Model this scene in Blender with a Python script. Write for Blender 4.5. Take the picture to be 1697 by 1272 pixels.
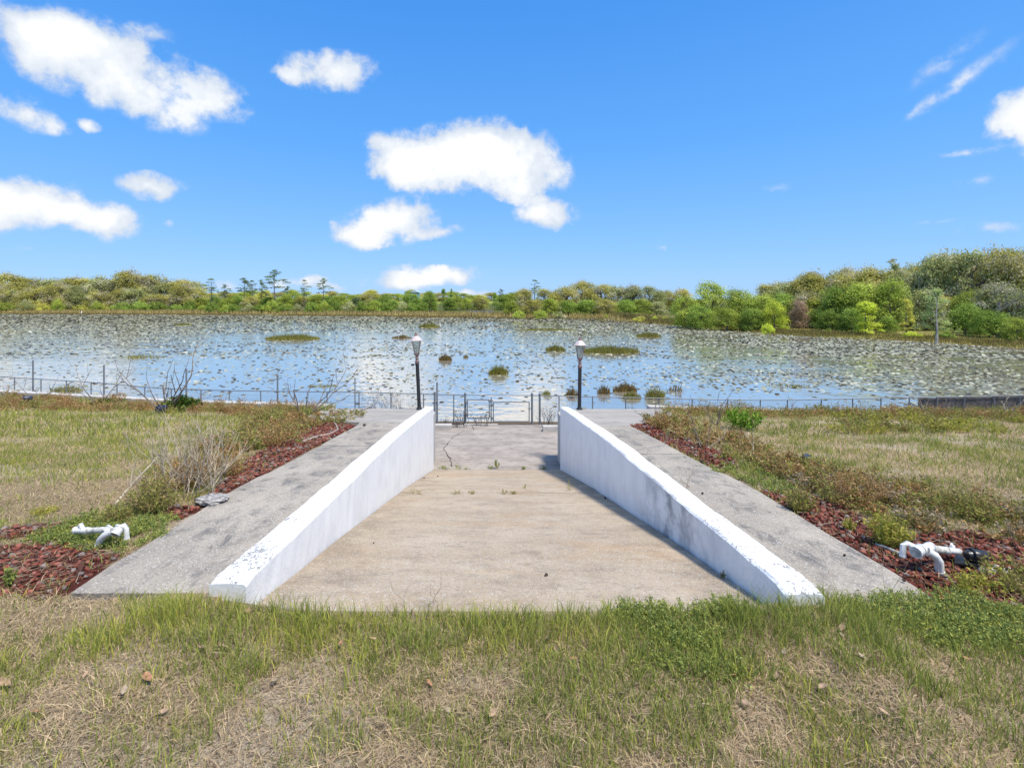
import bpy, math, random
import numpy as np
from mathutils import Vector, Matrix

for _o in list(bpy.data.objects):
    bpy.data.objects.remove(_o)
SC = bpy.context.scene
COL = SC.collection
R = math.radians
rnd = random.Random(7)
rng = np.random.default_rng(11)

# ------------------------------------------------------------------ measured place constants
CH = 1.9                       # eye height above the near lawn
FP, CX, CY = 850.0, 816.0, 500.0
WATER = CH - 4.95


def at_depth(px, py, y):
    return Vector(((px - CX) / FP * y, y, CH - (py - CY) / FP * y))


def at_drop(px, py, d):
    y = FP * d / (py - CY)
    return Vector(((px - CX) / FP * y, y, CH - d))


# ------------------------------------------------------------------ camera
cam = bpy.data.cameras.new("camera")
cam_o = bpy.data.objects.new("camera", cam)
COL.objects.link(cam_o)
cam_o.location = (0, 0, CH)
cam_o.rotation_euler = (R(90), 0, 0)
cam.sensor_width = 36
cam.lens = 36 * FP / 1697
cam.shift_x = (848.5 - CX) / 1697
cam.shift_y = -(636 - CY) / 1697
cam.clip_start = 0.05
cam.clip_end = 6000
SC.camera = cam_o

# ------------------------------------------------------------------ node helper


class NT:
    def __init__(self, tree):
        self.t = tree
        self.n = tree.nodes
        self.l = tree.links

    def new(self, kind, ins=None, **props):
        n = self.n.new(kind)
        for k, v in props.items():
            setattr(n, k, v)
        if ins:
            for k, v in ins.items():
                self.put(n.inputs[k], v)
        return n

    def put(self, sock, v):
        if isinstance(v, bpy.types.NodeSocket):
            self.l.new(v, sock)
        elif isinstance(v, bpy.types.Node):
            self.l.new(v.outputs[0], sock)
        else:
            if hasattr(sock.default_value, '__len__') and not hasattr(v, '__len__'):
                v = (v,) * len(sock.default_value)
            if hasattr(sock.default_value, '__len__') and len(sock.default_value) == 4 and len(v) == 3:
                v = (*v, 1)
            sock.default_value = v

    def math(self, op, a, b=0.0, c=0.0, clamp=False):
        n = self.new('ShaderNodeMath', operation=op, use_clamp=clamp)
        self.put(n.inputs[0], a)
        self.put(n.inputs[1], b)
        self.put(n.inputs[2], c)
        return n.outputs[0]

    def noise(self, vec, scale, detail=4, rough=0.55, dist=0.0):
        n = self.new('ShaderNodeTexNoise', {'Scale': scale, 'Detail': detail, 'Roughness': rough, 'Distortion': dist})
        if vec is not None:
            self.put(n.inputs['Vector'], vec)
        return n.outputs[0]

    def ramp(self, fac, stops):
        n = self.new('ShaderNodeValToRGB')
        self.put(n.inputs[0], fac)
        cr = n.color_ramp
        while len(cr.elements) < len(stops):
            cr.elements.new(0.5)
        for e, (p, c) in zip(cr.elements, stops):
            e.position = p
            e.color = (*c, 1) if hasattr(c, '__len__') else (c, c, c, 1)
        return n.outputs[0]

    def mix(self, fac, a, b, mode='MIX'):
        n = self.new('ShaderNodeMix', data_type='RGBA', blend_type=mode)
        self.put(n.inputs[0], fac)
        self.put(n.inputs[6], a)
        self.put(n.inputs[7], b)
        return n.outputs[2]

    def smooth(self, v, lo, hi):
        n = self.new('ShaderNodeMapRange', interpolation_type='SMOOTHSTEP')
        self.put(n.inputs[0], v)
        n.inputs[1].default_value = lo
        n.inputs[2].default_value = hi
        return n.outputs[0]


# ------------------------------------------------------------------ world: daylight sky with cumulus clouds
SUN_EL, SUN_DIR = R(66), Vector((0.34, -0.30, 0)).normalized()
world = bpy.data.worlds.new("World")
SC.world = world
world.use_nodes = True
world.node_tree.nodes.clear()
w = NT(world.node_tree)
sky = w.new('ShaderNodeTexSky', sky_type='NISHITA')
sky.sun_disc = False
sky.sun_elevation = SUN_EL
sky.sun_rotation = math.atan2(SUN_DIR.x, SUN_DIR.y)
sky.air_density = 1.0
sky.dust_density = 0.35
sky.ozone_density = 2.2
tc = w.new('ShaderNodeTexCoord').outputs['Generated']
sep = w.new('ShaderNodeSeparateXYZ', {0: tc})
az = w.math('ARCTAN2', sep.outputs[0], sep.outputs[1])
hyp = w.math('SQRT', w.math('ADD', w.math('MULTIPLY', sep.outputs[0], sep.outputs[0]),
                            w.math('MULTIPLY', sep.outputs[1], sep.outputs[1])))
el = w.math('ARCTAN2', sep.outputs[2], hyp)
ae = w.new('ShaderNodeCombineXYZ', {0: az, 1: el, 2: 0.0}).outputs[0]
nz = w.new('ShaderNodeTexNoise', {'Vector': tc, 'Scale': 9.0, 'Detail': 6, 'Roughness': 0.6})
dv = w.new('ShaderNodeVectorMath', {0: nz.outputs[1], 1: (0.5, 0.5, 0.5)}, operation='SUBTRACT')
dv = w.new('ShaderNodeVectorMath', {0: dv.outputs[0], 1: (0.085, 0.05, 0)}, operation='MULTIPLY')
aed = w.new('ShaderNodeVectorMath', {0: ae, 1: dv.outputs[0]}, operation='ADD').outputs[0]


def dir_of(px, py):
    x, z = (px - CX) / FP, (CY - py) / FP
    return math.atan(x), math.atan(z / math.sqrt(1 + x * x)), math.cos(math.atan(x))


# clouds: position and half size (read off the photograph as directions), weight, tilt
CL = [(95, 92, 105, 55, 1.5, 0), (170, 70, 80, 40, 1.2, 0), (205, 130, 70, 60, 1.15, 10), (60, 40, 120, 40, 1.3, 0), (240, 55, 50, 18, .5, 0), (330, 155, 100, 38, 1.25, 8), (255, 178, 100, 30, .75, 15),
      (35, 182, 75, 30, 1.1, 5), (142, 200, 26, 14, .7, 0), (283, 96, 34, 20, .7, 0), (552, 114, 92, 32, 1.3, -4),
      (480, 118, 40, 12, .6, 0), (50, 335, 95, 52, 1.8, 0), (-40, 345, 90, 60, 1.6, 0), (175, 368, 70, 34, 1.5, -8), (120, 350, 40, 30, 1.0, 0),
      (250, 309, 74, 24, 1.6, 0), (730, 270, 130, 55, 1.9, 0), (800, 235, 80, 42, 1.6, 0), (860, 270, 90, 62, 1.9, 10),
      (665, 275, 60, 40, 1.4, 0), (620, 233, 36, 15, .8, 0), (865, 315, 55, 24, .7, 0), (650, 370, 95, 40, 1.6, -10),
      (592, 393, 48, 24, 1.4, 0), (735, 385, 46, 12, .8, -6), (912, 353, 56, 27, 1.7, 0), (660, 470, 70, 20, 1.2, 0),
      (720, 453, 90, 20, 1.25, 0), (782, 482, 40, 9, .9, 0), (1690, 190, 56, 48, 1.3, 20), (1730, 215, 60, 60, 1.4, 0),
      (1610, 248, 75, 9, .42, 6), (1602, 300, 48, 18, .36, 0), (1665, 377, 100, 13, .45, 4), (1560, 368, 60, 6, .35, 0),
      (500, 470, 60, 11, .7, 0), (375, 467, 16, 12, .8, 0), (550, 478, 30, 9, .6, 0), (40, 415, 40, 12, .3, 0), (1095, 407, 14, 10, .5, 0),
      (1285, 309, 44, 12, .26, 0), (1565, 100, 110, 22, .30, -28), (1590, 135, 150, 20, .32, -30), (1540, 165, 60, 16, .25, -25), (280, 372, 14, 10, .35, 0)]
tot = None
for (px, py, rx, ry, wt, tl) in CL:
    a, e, ca = dir_of(px, py)
    mp = w.new('ShaderNodeMapping', {0: aed}, vector_type='TEXTURE')
    mp.inputs['Location'].default_value = (a, e, 0)
    mp.inputs['Rotation'].default_value = (0, 0, R(-tl))
    mp.inputs['Scale'].default_value = (rx / FP * ca * ca * 1.1, ry / FP * ca * 1.12, 1)
    g = w.new('ShaderNodeTexGradient', {0: mp.outputs[0]}, gradient_type='SPHERICAL')
    if tot is None:
        tot = w.math('MULTIPLY', g.outputs[1], wt)
    else:
        tot = w.math('MULTIPLY_ADD', g.outputs[1], wt, tot)
# scattered clouds over the rest of the sky (unseen, overhead and behind), thickened for whiter fill
mpz = w.math('DIVIDE', 1.0, w.math('MAXIMUM', sep.outputs[2], 0.06))
pl = w.new('ShaderNodeVectorMath', {0: tc, 1: mpz}, operation='MULTIPLY')
w.put(pl.inputs[1], w.new('ShaderNodeCombineXYZ', {0: mpz, 1: mpz, 2: 0.0}).outputs[0])
gen = w.noise(pl.outputs[0], 0.9, 5, 0.55)
gen = w.smooth(gen, 0.47, 0.68)
away = w.math('MAXIMUM', w.smooth(w.math('ABSOLUTE', az), 0.85, 1.1), w.smooth(el, 0.55, 0.75))
tot = w.math('ADD', tot, w.math('MULTIPLY', gen, away))
fb = w.noise(tc, 26.0, 8, 0.62)
fb2 = w.noise(tc, 7.0, 4, 0.5)
brk = w.math('ADD', w.math('MULTIPLY', w.math('SUBTRACT', fb, 0.5), 2.1), w.math('MULTIPLY', w.math('SUBTRACT', fb2, 0.5), 0.9))
dens = w.math('ADD', tot, w.math('MULTIPLY', brk, w.smooth(tot, 0.0, 0.35)))
mask = w.smooth(dens, 0.06, 0.9)
# clear subtropical air: deep blue overhead, paler blue (not white) at the horizon, the same all round
grad = w.ramp(w.math('DIVIDE', el, 1.5708), [(0.0, (.24, .52, .97)), (.08, (.165, .455, .97)), (.18, (.085, .38, .95)), (.33, (.04, .29, .88)), (1.0, (.04, .22, .72))])
grad = w.mix(1.0, grad, (3.75, 3.75, 3.75), 'MULTIPLY')
skyc = w.mix(0.86, sky.outputs[0], grad)
core = w.smooth(w.math('ADD', dens, w.math('MULTIPLY', w.math('SUBTRACT', fb2, 0.5), 2.6)), 0.35, 1.9)
ccol = w.mix(core, (2.55, 2.85, 3.3), (4.05, 4.08, 4.12))
fin = w.mix(mask, skyc, ccol)
bg = w.new('ShaderNodeBackground', {0: fin, 1: 0.15})
ow = w.new('ShaderNodeOutputWorld', {0: bg.outputs[0]})

sun = bpy.data.lights.new("sun", 'SUN')
sun.energy = 2.9
sun.angle = R(8.0)            # sun veiled by thin cloud: soft-edged shadows
sun.color = (1.0, 0.94, 0.84)
sun_o = bpy.data.objects.new("sun", sun)
COL.objects.link(sun_o)
to_sun = Vector((SUN_DIR.x * math.cos(SUN_EL), SUN_DIR.y * math.cos(SUN_EL), math.sin(SUN_EL)))
sun_o.rotation_euler = to_sun.to_track_quat('Z', 'Y').to_euler()
sun_o.location = (0, 0, 60)

SC.view_settings.view_transform = 'Standard'
SC.view_settings.look = 'None'
SC.view_settings.gamma = 1
SC.view_settings.use_curve_mapping = False
SC.view_settings.exposure = 0.85

# ------------------------------------------------------------------ object helpers


def props(o, label=None, cat=None, group=None, kind=None):
    if label:
        o['label'] = label
    if cat:
        o['category'] = cat
    if group:
        o['group'] = group
    if kind:
        o['kind'] = kind
    return o


def link(name, me, mat=None, parent=None, **k):
    o = bpy.data.objects.new(name, me)
    COL.objects.link(o)
    if mat is not None:
        me.materials.append(mat)
    if parent is not None:
        o.parent = parent
    return props(o, **k)


def root(name, loc, label, cat, group=None, rz=0.0, kind=None):
    o = bpy.data.objects.new(name, None)
    COL.objects.link(o)
    o.location = loc
    o.rotation_euler = (0, 0, rz)
    o.empty_display_size = 0.2
    return props(o, label, cat, group, kind)


def npmesh(name, V, F, tint=None, smooth=False):
    """V (n,3), F (m,k) one polygon size; tint (n,3) natural colour per vertex"""
    me = bpy.data.meshes.new(name)
    V = np.ascontiguousarray(V, dtype=np.float32)
    F = np.ascontiguousarray(F, dtype=np.int32)
    m, k = F.shape
    me.vertices.add(len(V))
    me.vertices.foreach_set('co', V.ravel())
    me.loops.add(m * k)
    me.loops.foreach_set('vertex_index', F.ravel())
    me.polygons.add(m)
    me.polygons.foreach_set('loop_start', np.arange(0, m * k, k, dtype=np.int32))
    if smooth:
        me.polygons.foreach_set('use_smooth', np.ones(m, dtype=bool))
    me.update(calc_edges=True)
    if tint is not None:
        a = me.color_attributes.new('tint', 'FLOAT_COLOR', 'POINT')
        c = np.ones((len(V), 4), dtype=np.float32)
        c[:, :3] = tint
        a.data.foreach_set('color', c.ravel())
    return me


class MB:
    """collects faces of any size for one mesh"""

    def __init__(self):
        self.v = []
        self.f = []

    def add(self, vs, fs):
        b = len(self.v)
        self.v += [tuple(x) for x in vs]
        self.f += [tuple(b + i for i in f) for f in fs]
        return self

    def box(self, a, b, rot=0.0, piv=None):
        x0, y0, z0 = a
        x1, y1, z1 = b
        vs = [Vector(p) for p in ((x0, y0, z0), (x1, y0, z0), (x1, y1, z0), (x0, y1, z0), (x0, y0, z1), (x1, y0, z1), (x1, y1, z1), (x0, y1, z1))]
        if rot:
            m = Matrix.Rotation(rot, 3, 'Z')
            c = Vector(piv) if piv else (vs[0] + vs[6]) / 2
            vs = [m @ (q - c) + c for q in vs]
        return self.add(vs, [(0, 3, 2, 1), (4, 5, 6, 7), (0, 1, 5, 4), (1, 2, 6, 5), (2, 3, 7, 6), (3, 0, 4, 7)])

    def tube(self, pts, rad, n=8, cap=True):
        pts = [Vector(p) for p in pts]
        if not hasattr(rad, '__len__'):
            rad = [rad] * len(pts)
        b = len(self.v)
        up = None
        for i, p in enumerate(pts):
            d = (pts[min(i + 1, len(pts) - 1)] - pts[max(i - 1, 0)]).normalized()
            if up is None:
                up = d.orthogonal().normalized()
            else:
                up = (up - d * up.dot(d))
                up = up.normalized() if up.length > 1e-6 else d.orthogonal().normalized()
            s = d.cross(up)
            for k in range(n):
                a = 2 * math.pi * k / n
                self.v.append(tuple(p + (up * math.cos(a) + s * math.sin(a)) * rad[i]))
        for i in range(len(pts) - 1):
            for k in range(n):
                k2 = (k + 1) % n
                self.f.append((b + i * n + k, b + i * n + k2, b + (i + 1) * n + k2, b + (i + 1) * n + k))
        if cap:
            self.f.append(tuple(b + k for k in range(n))[::-1])
            self.f.append(tuple(b + (len(pts) - 1) * n + k for k in range(n)))
        return self

    def lathe(self, prof, n=12, c=(0, 0, 0)):
        b = len(self.v)
        for r, z in prof:
            for k in range(n):
                a = 2 * math.pi * (k + .5) / n
                self.v.append((c[0] + r * math.cos(a), c[1] + r * math.sin(a), c[2] + z))
        for i in range(len(prof) - 1):
            for k in range(n):
                k2 = (k + 1) % n
                self.f.append((b + i * n + k, b + i * n + k2, b + (i + 1) * n + k2, b + (i + 1) * n + k))
        self.f.append(tuple(b + k for k in range(n))[::-1])
        self.f.append(tuple(b + (len(prof) - 1) * n + k for k in range(n)))
        return self

    def mesh(self, name, smooth=False):
        me = bpy.data.meshes.new(name)
        me.from_pydata(self.v, [], self.f)
        if smooth:
            me.polygons.foreach_set('use_smooth', [True] * len(me.polygons))
            try:
                me.set_sharp_from_angle(angle=R(40))
            except Exception:
                pass
        me.update()
        return me

    def build(self, name, mat, parent=None, smooth=False, **k):
        return link(name, self.mesh(name, smooth), mat, parent, **k)


# lattice noise for laying out natural variation
def vnoise(x, y, seed=0):
    xi, yi = np.floor(x).astype(np.int64), np.floor(y).astype(np.int64)
    xf, yf = x - xi, y - yi
    u, v = xf * xf * (3 - 2 * xf), yf * yf * (3 - 2 * yf)

    def h(a, b):
        n = (a * 374761393 + b * 668265263 + seed * 982451653) & 0xffffffff
        n = ((n ^ (n >> 13)) * 1274126177) & 0xffffffff
        n = n ^ (n >> 16)
        return (n & 0xffffff) / float(0xffffff)
    return (h(xi, yi) * (1 - u) + h(xi + 1, yi) * u) * (1 - v) + (h(xi, yi + 1) * (1 - u) + h(xi + 1, yi + 1) * u) * v


def fbm(x, y, seed=0, o=4):
    s, a, t = 0.0, 1.0, 0.0
    for i in range(o):
        s = s + a * vnoise(x * 2 ** i, y * 2 ** i, seed + i * 17)
        t += a
        a *= 0.55
    return s / t


def sstep(x, a, b):
    t = np.clip((x - a) / (b - a), 0, 1)
    return t * t * (3 - 2 * t)


def inpoly(px, py, poly):
    ins = np.zeros(np.shape(px), bool)
    n = len(poly)
    for i in range(n):
        x0, y0 = poly[i]
        x1, y1 = poly[(i + 1) % n]
        c = ((y0 > py) != (y1 > py)) & (px < (x1 - x0) * (py - y0) / ((y1 - y0) or 1e-9) + x0)
        ins ^= c
    return ins


# ------------------------------------------------------------------ materials


def mat(name):
    m = bpy.data.materials.new(name)
    m.use_nodes = True
    m.node_tree.nodes.clear()
    t = NT(m.node_tree)
    return m, t


def finish(t, col, rough=0.8, bump=None, bstr=0.3, bdist=0.01, metal=0.0, spec=0.5, extra=None):
    p = t.new('ShaderNodeBsdfPrincipled', {'Base Color': col, 'Roughness': rough, 'Metallic': metal, 'Specular IOR Level': spec})
    if bump is not None:
        b = t.new('ShaderNodeBump', {'Strength': bstr, 'Distance': bdist, 'Height': bump})
        t.put(p.inputs['Normal'], b.outputs[0])
    if extra:
        for k, v in extra.items():
            t.put(p.inputs[k], v)
    t.new('ShaderNodeOutputMaterial', {0: p.outputs[0]})
    return p


def geo_pos(t):
    return t.new('ShaderNodeNewGeometry').outputs['Position']


def scaled(t, vec, s):
    return t.new('ShaderNodeVectorMath', {0: vec, 1: s}, operation='MULTIPLY').outputs[0]


def m_simple(name, col, rough=0.6, metal=0.0, var=0.25, scale=30, bstr=0.2):
    m, t = mat(name)
    p = geo_pos(t)
    n = t.noise(p, scale, 4)
    c = t.mix(t.smooth(n, .35, .65), tuple(x * (1 - var) for x in col), tuple(min(1, x * (1 + var)) for x in col))
    finish(t, c, rough, n, bstr, 0.002, metal)
    return m


def m_leaf(name, a, b, trans=0.3, gray=None):
    m, t = mat(name)
    at = t.new('ShaderNodeAttribute', attribute_name='tint')
    s = t.new('ShaderNodeSeparateColor', {0: at.outputs[0]})
    oi = t.new('ShaderNodeObjectInfo')
    c = t.mix(s.outputs[0], a, b)
    if gray:
        c = t.mix(t.smooth(s.outputs[2], 0.55, 0.95), c, gray)
    v = t.math('MULTIPLY', t.math('ADD', t.math('MULTIPLY', s.outputs[1], 0.7), 0.65),
               t.math('ADD', t.math('MULTIPLY', oi.outputs['Random'], 0.3), 0.85))
    v = t.math('MULTIPLY', v, 1.9)
    hs = t.new('ShaderNodeHueSaturation', {'Color': c, 'Value': v})
    d = t.new('ShaderNodeBsdfDiffuse', {0: hs.outputs[0]})
    tr = t.new('ShaderNodeBsdfTranslucent', {0: hs.outputs[0]})
    mx = t.new('ShaderNodeMixShader', {0: trans, 1: d.outputs[0], 2: tr.outputs[0]})
    t.new('ShaderNodeOutputMaterial', {0: mx.outputs[0]})
    return m


def m_tint(name, trans=0.25, rough=0.8):
    """surface coloured by its natural per-piece colour"""
    m, t = mat(name)
    at = t.new('ShaderNodeAttribute', attribute_name='tint')
    d = t.new('ShaderNodeBsdfDiffuse', {0: at.outputs[0]})
    if trans > 0:
        tr = t.new('ShaderNodeBsdfTranslucent', {0: at.outputs[0]})
        mx = t.new('ShaderNodeMixShader', {0: trans, 1: d.outputs[0], 2: tr.outputs[0]})
        t.new('ShaderNodeOutputMaterial', {0: mx.outputs[0]})
    else:
        t.new('ShaderNodeOutputMaterial', {0: d.outputs[0]})
    return m


def m_wall(name, stain):
    m, t = mat(name)
    p = geo_pos(t)
    sp = t.new('ShaderNodeSeparateXYZ', {0: p})
    nrm = t.new('ShaderNodeSeparateXYZ', {0: t.new('ShaderNodeNewGeometry').outputs['True Normal']})
    top = t.smooth(nrm.outputs[2], 0.5, 0.8)
    side = t.math('SUBTRACT', 1.0, top)
    base = t.mix(t.smooth(t.noise(p, 3, 5), .4, .7), (0.86, 0.845, 0.815), (0.79, 0.775, 0.745))
    # run-down streaks on the faces
    st = t.noise(scaled(t, p, (5, 5, 0.6)), 3.0, 6, 0.6)
    base = t.mix(t.math('MULTIPLY', t.smooth(st, .5, .8), t.math('MULTIPLY', side, .22)), base, (0.5, 0.5, 0.48))
    if stain:
        # mildew patch in the middle of the face
        b1 = t.math('SUBTRACT', 1.0, t.math('MULTIPLY', t.math('ABSOLUTE', t.math('SUBTRACT', sp.outputs[1], 4.9)), 0.75), clamp=True)
        sn = t.smooth(t.noise(scaled(t, p, (3, 1.6, 1.4)), 2.2, 7, 0.68), .36, .68)
        f = t.math('MULTIPLY', t.math('MULTIPLY', b1, sn), t.math('MULTIPLY', side, 0.95))
        base = t.mix(f, base, (0.20, 0.21, 0.225))
    # chipped, dirty paint on the top, heavier towards the near end
    near = t.smooth(sp.outputs[1], 5.5, 3.0)
    thr = t.math('SUBTRACT', 0.645, t.math('MULTIPLY', near, 0.09))
    ch = t.noise(scaled(t, p, (1.6, 1, 1)), 34, 5, 0.7)
    big = t.noise(p, 4.0, 3)
    chv = t.math('ADD', ch, t.math('MULTIPLY', t.math('SUBTRACT', big, .5), .45))
    chip = t.math('MULTIPLY', t.math('GREATER_THAN', chv, thr), t.math('ADD', t.math('MULTIPLY', top, .85), .12))
    base = t.mix(chip, base, t.mix(t.smooth(t.noise(p, 12, 3), .4, .6), (0.42, 0.41, 0.39), (0.20, 0.195, 0.18)))
    dots = t.math('GREATER_THAN', t.noise(p, 60, 2), 0.76)
    base = t.mix(t.math('MULTIPLY', dots, .5), base, (0.25, 0.23, 0.2))
    finish(t, base, 0.75, t.math('SUBTRACT', t.noise(p, 45, 5), t.math('MULTIPLY', chip, .5)), 0.35, 0.006, spec=0.3)
    return m


def m_concrete(name, a, b, agg=0.5, dark=0.5, streak=(1, 1, 1), dcol=(0.10, 0.10, 0.10), extra_stain=None, edges=False):
    m, t = mat(name)
    p = geo_pos(t)
    n1 = t.noise(scaled(t, p, streak), 1.6, 7, 0.62)
    c = t.mix(t.smooth(n1, .34, .66), a, b)
    n2 = t.noise(scaled(t, p, streak), 5.0, 8, 0.7, 0.4)
    c = t.mix(t.math('MULTIPLY', t.smooth(n2, .46, .70), dark), c, dcol)
    if extra_stain:
        n4 = t.noise(scaled(t, p, streak), 0.9, 5, 0.6)
        c = t.mix(t.math('MULTIPLY', t.smooth(n4, .5, .75), .6), c, extra_stain)
    if edges:      # ragged grime patches, with shade towards the walls painted into the colour
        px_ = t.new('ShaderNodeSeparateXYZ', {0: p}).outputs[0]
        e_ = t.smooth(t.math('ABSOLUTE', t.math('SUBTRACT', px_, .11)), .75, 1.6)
        grime_shade_ = t.smooth(t.math('ADD', t.noise(p, 2.4, 7, .65), t.math('MULTIPLY', e_, .16)), .52, .74)
        c = t.mix(t.math('MULTIPLY', t.math('MULTIPLY', grime_shade_, e_), .5), c, (0.17, 0.14, 0.11))
    # exposed shell and stone aggregate
    vo = t.new('ShaderNodeTexVoronoi', {'Vector': p, 'Scale': 75.0, 'Randomness': 1.0})
    vr = t.new('ShaderNodeSeparateColor', {0: vo.outputs['Color']})
    light = t.math('MULTIPLY', t.math('GREATER_THAN', vr.outputs[0], 0.80), t.smooth(vo.outputs['Distance'], .45, .25))
    drk = t.math('MULTIPLY', t.math('LESS_THAN', vr.outputs[0], 0.24), t.smooth(vo.outputs['Distance'], .5, .2))
    c = t.mix(t.math('MULTIPLY', light, agg), c, (0.62, 0.6, 0.55))
    c = t.mix(t.math('MULTIPLY', drk, agg * 0.8), c, (0.09, 0.085, 0.08))
    fine = t.noise(p, 160, 3, .7)
    c = t.mix(t.math('MULTIPLY', t.smooth(fine, .45, .75), .35), c, tuple(x * .55 for x in a))
    h = t.math('ADD', t.math('MULTIPLY', fine, .5), t.math('MULTIPLY', vo.outputs['Distance'], -.7))
    finish(t, c, 0.9, h, 0.45, 0.006, spec=0.2)
    return m


M = {}
M['wall_l'] = m_wall('white_wall_paint', False)
M['wall_r'] = m_wall('white_wall_paint_mildewed', True)
M['walk'] = m_concrete('grey_aggregate_concrete', (0.42, 0.37, 0.30), (0.32, 0.282, 0.23), .9, .85, (1, .55, 1))
M['pad'] = m_concrete('pale_grey_concrete', (0.42, 0.385, 0.335), (0.34, 0.31, 0.27), .3, .45, (.5, 1.2, 1))
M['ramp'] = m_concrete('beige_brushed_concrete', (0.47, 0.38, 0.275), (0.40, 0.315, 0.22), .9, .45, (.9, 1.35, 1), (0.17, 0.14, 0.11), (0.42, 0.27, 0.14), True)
M['ramp_low'] = m_concrete('pinkish_grey_concrete', (0.42, 0.365, 0.305), (0.31, 0.265, 0.225), .4, .7, (.8, 1.3, 1), (0.15, 0.12, 0.10))
M['sea'] = m_concrete('whitewashed_concrete', (0.56, 0.535, 0.49), (0.45, 0.42, 0.38), .15, .3, (1, 1, 1), (0.3, 0.27, 0.24))
M['galv'] = m_simple('galvanised_steel', (0.22, 0.24, 0.25), 0.6, 0.25, .15, 40)
M['wire'] = m_simple('galvanised_wire', (0.33, 0.35, 0.36), 0.5, 0.5, .1, 40)
M['black'] = m_simple('black_painted_metal', (0.022, 0.022, 0.024), 0.42, 0.0, .4, 60)
M['copper'] = m_simple('faded_pink_copper_paint', (0.24, 0.15, 0.135), 0.55, 0.0, .3, 45, .4)
M['roofcap'] = m_simple('weathered_pink_cap_paint', (0.60, 0.50, 0.48), 0.5, 0.0, .22, 45, .4)
M['pvc'] = m_simple('white_pvc', (0.66, 0.65, 0.61), 0.4, 0.0, .16, 14)
M['pvc_old'] = m_simple('dirty_pvc', (0.55, 0.53, 0.46), 0.5, 0.0, .3, 25)
M['plastic'] = m_simple('black_plastic', (0.02, 0.021, 0.023), 0.35, 0.0, .3, 40)
M['navy'] = m_simple('dark_blue_grey_metal', (0.03, 0.035, 0.055), 0.4, 0.0, .3, 40)
M['bark'] = m_simple('grey_brown_bark', (0.17, 0.14, 0.115), 0.9, 0, .4, 6, .6)
M['twig'] = m_simple('dead_grey_brown_twig', (0.21, 0.165, 0.13), 0.85, 0, .35, 12, .4)
M['twig_pale'] = m_simple('pale_dead_stems', (0.46, 0.38, 0.27), 0.85, 0, .3, 20, .4)
M['twig_dark'] = m_simple('dark_shrub_stems', (0.075, 0.055, 0.05), 0.85, 0, .4, 20, .4)
M['hose'] = m_simple('faded_beige_hose', (0.42, 0.33, 0.27), 0.6, 0, .2, 20)
M['crack'] = m_simple('dirt_filled_crack', (0.05, 0.042, 0.036), 0.95, 0, .3, 50)
M['tint'] = m_tint('plant_blades', 0.3)
M['tintop'] = m_tint('stone_pieces', 0.0)
M['oak'] = m_leaf('olive_oak_leaves', (0.19, 0.18, 0.045), (0.32, 0.30, 0.08), .4, (0.30, 0.27, 0.20))
M['oak_dark'] = m_leaf('dark_grey_green_leaves', (0.145, 0.16, 0.06), (0.26, 0.27, 0.105), .35, (0.30, 0.28, 0.20))
M['bright'] = m_leaf('fresh_green_leaves', (0.145, 0.185, 0.03), (0.28, 0.315, 0.065), .35)
M['lime'] = m_leaf('lime_green_leaves', (0.22, 0.27, 0.03), (0.38, 0.41, 0.06), .35)
M['green'] = m_leaf('mid_green_leaves', (0.10, 0.15, 0.03), (0.21, 0.27, 0.055), .35)
M['pine'] = m_leaf('dark_pine_needles', (0.055, 0.09, 0.035), (0.13, 0.16, 0.06), .2)
M['gold'] = m_leaf('yellow_green_leaves', (0.26, 0.26, 0.05), (0.36, 0.34, 0.085), .35)
M['feather'] = m_leaf('soft_pale_green_needles', (0.17, 0.21, 0.08), (0.26, 0.30, 0.12), .35)
M['brownleaf'] = m_leaf('dead_brown_leaves', (0.21, 0.145, 0.09), (0.32, 0.23, 0.16), .2)

# yard ground
m, t = mat('sandy_soil_with_thatch')
p = geo_pos(t)
at_ = t.new('ShaderNodeAttribute', attribute_name='tint').outputs[0]
f1 = t.noise(p, 40, 7, .72)
f2 = t.noise(scaled(t, p, (1, 1, 1)), 170, 4, .7)
c = t.mix(t.smooth(f1, .40, .66), at_, t.mix(1.0, at_, (0.58, 0.52, 0.45), 'MULTIPLY'))
c = t.mix(t.smooth(f2, .5, .72), c, t.mix(1.0, at_, (1.35, 1.3, 1.22), 'MULTIPLY'))
finish(t, c, 0.95, t.math('ADD', f1, f2), 0.8, 0.02, spec=0.1)
M['soil'] = m

m, t = mat('far_shore_soil')
p = geo_pos(t)
lt = t.new('ShaderNodeAttribute', attribute_name='tint').outputs[0]
c = t.mix(t.smooth(t.noise(p, .06, 5, .6), .4, .6), lt, t.mix(1.0, lt, (.62, .7, .6), 'MULTIPLY'))
c = t.mix(t.math('MULTIPLY', t.smooth(t.noise(scaled(t, p, (1, .25, 1)), .8, 5), .4, .7), .5), c, (0.16, 0.14, 0.05))
finish(t, c, 0.95, spec=0.1)
M['land'] = m

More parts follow.
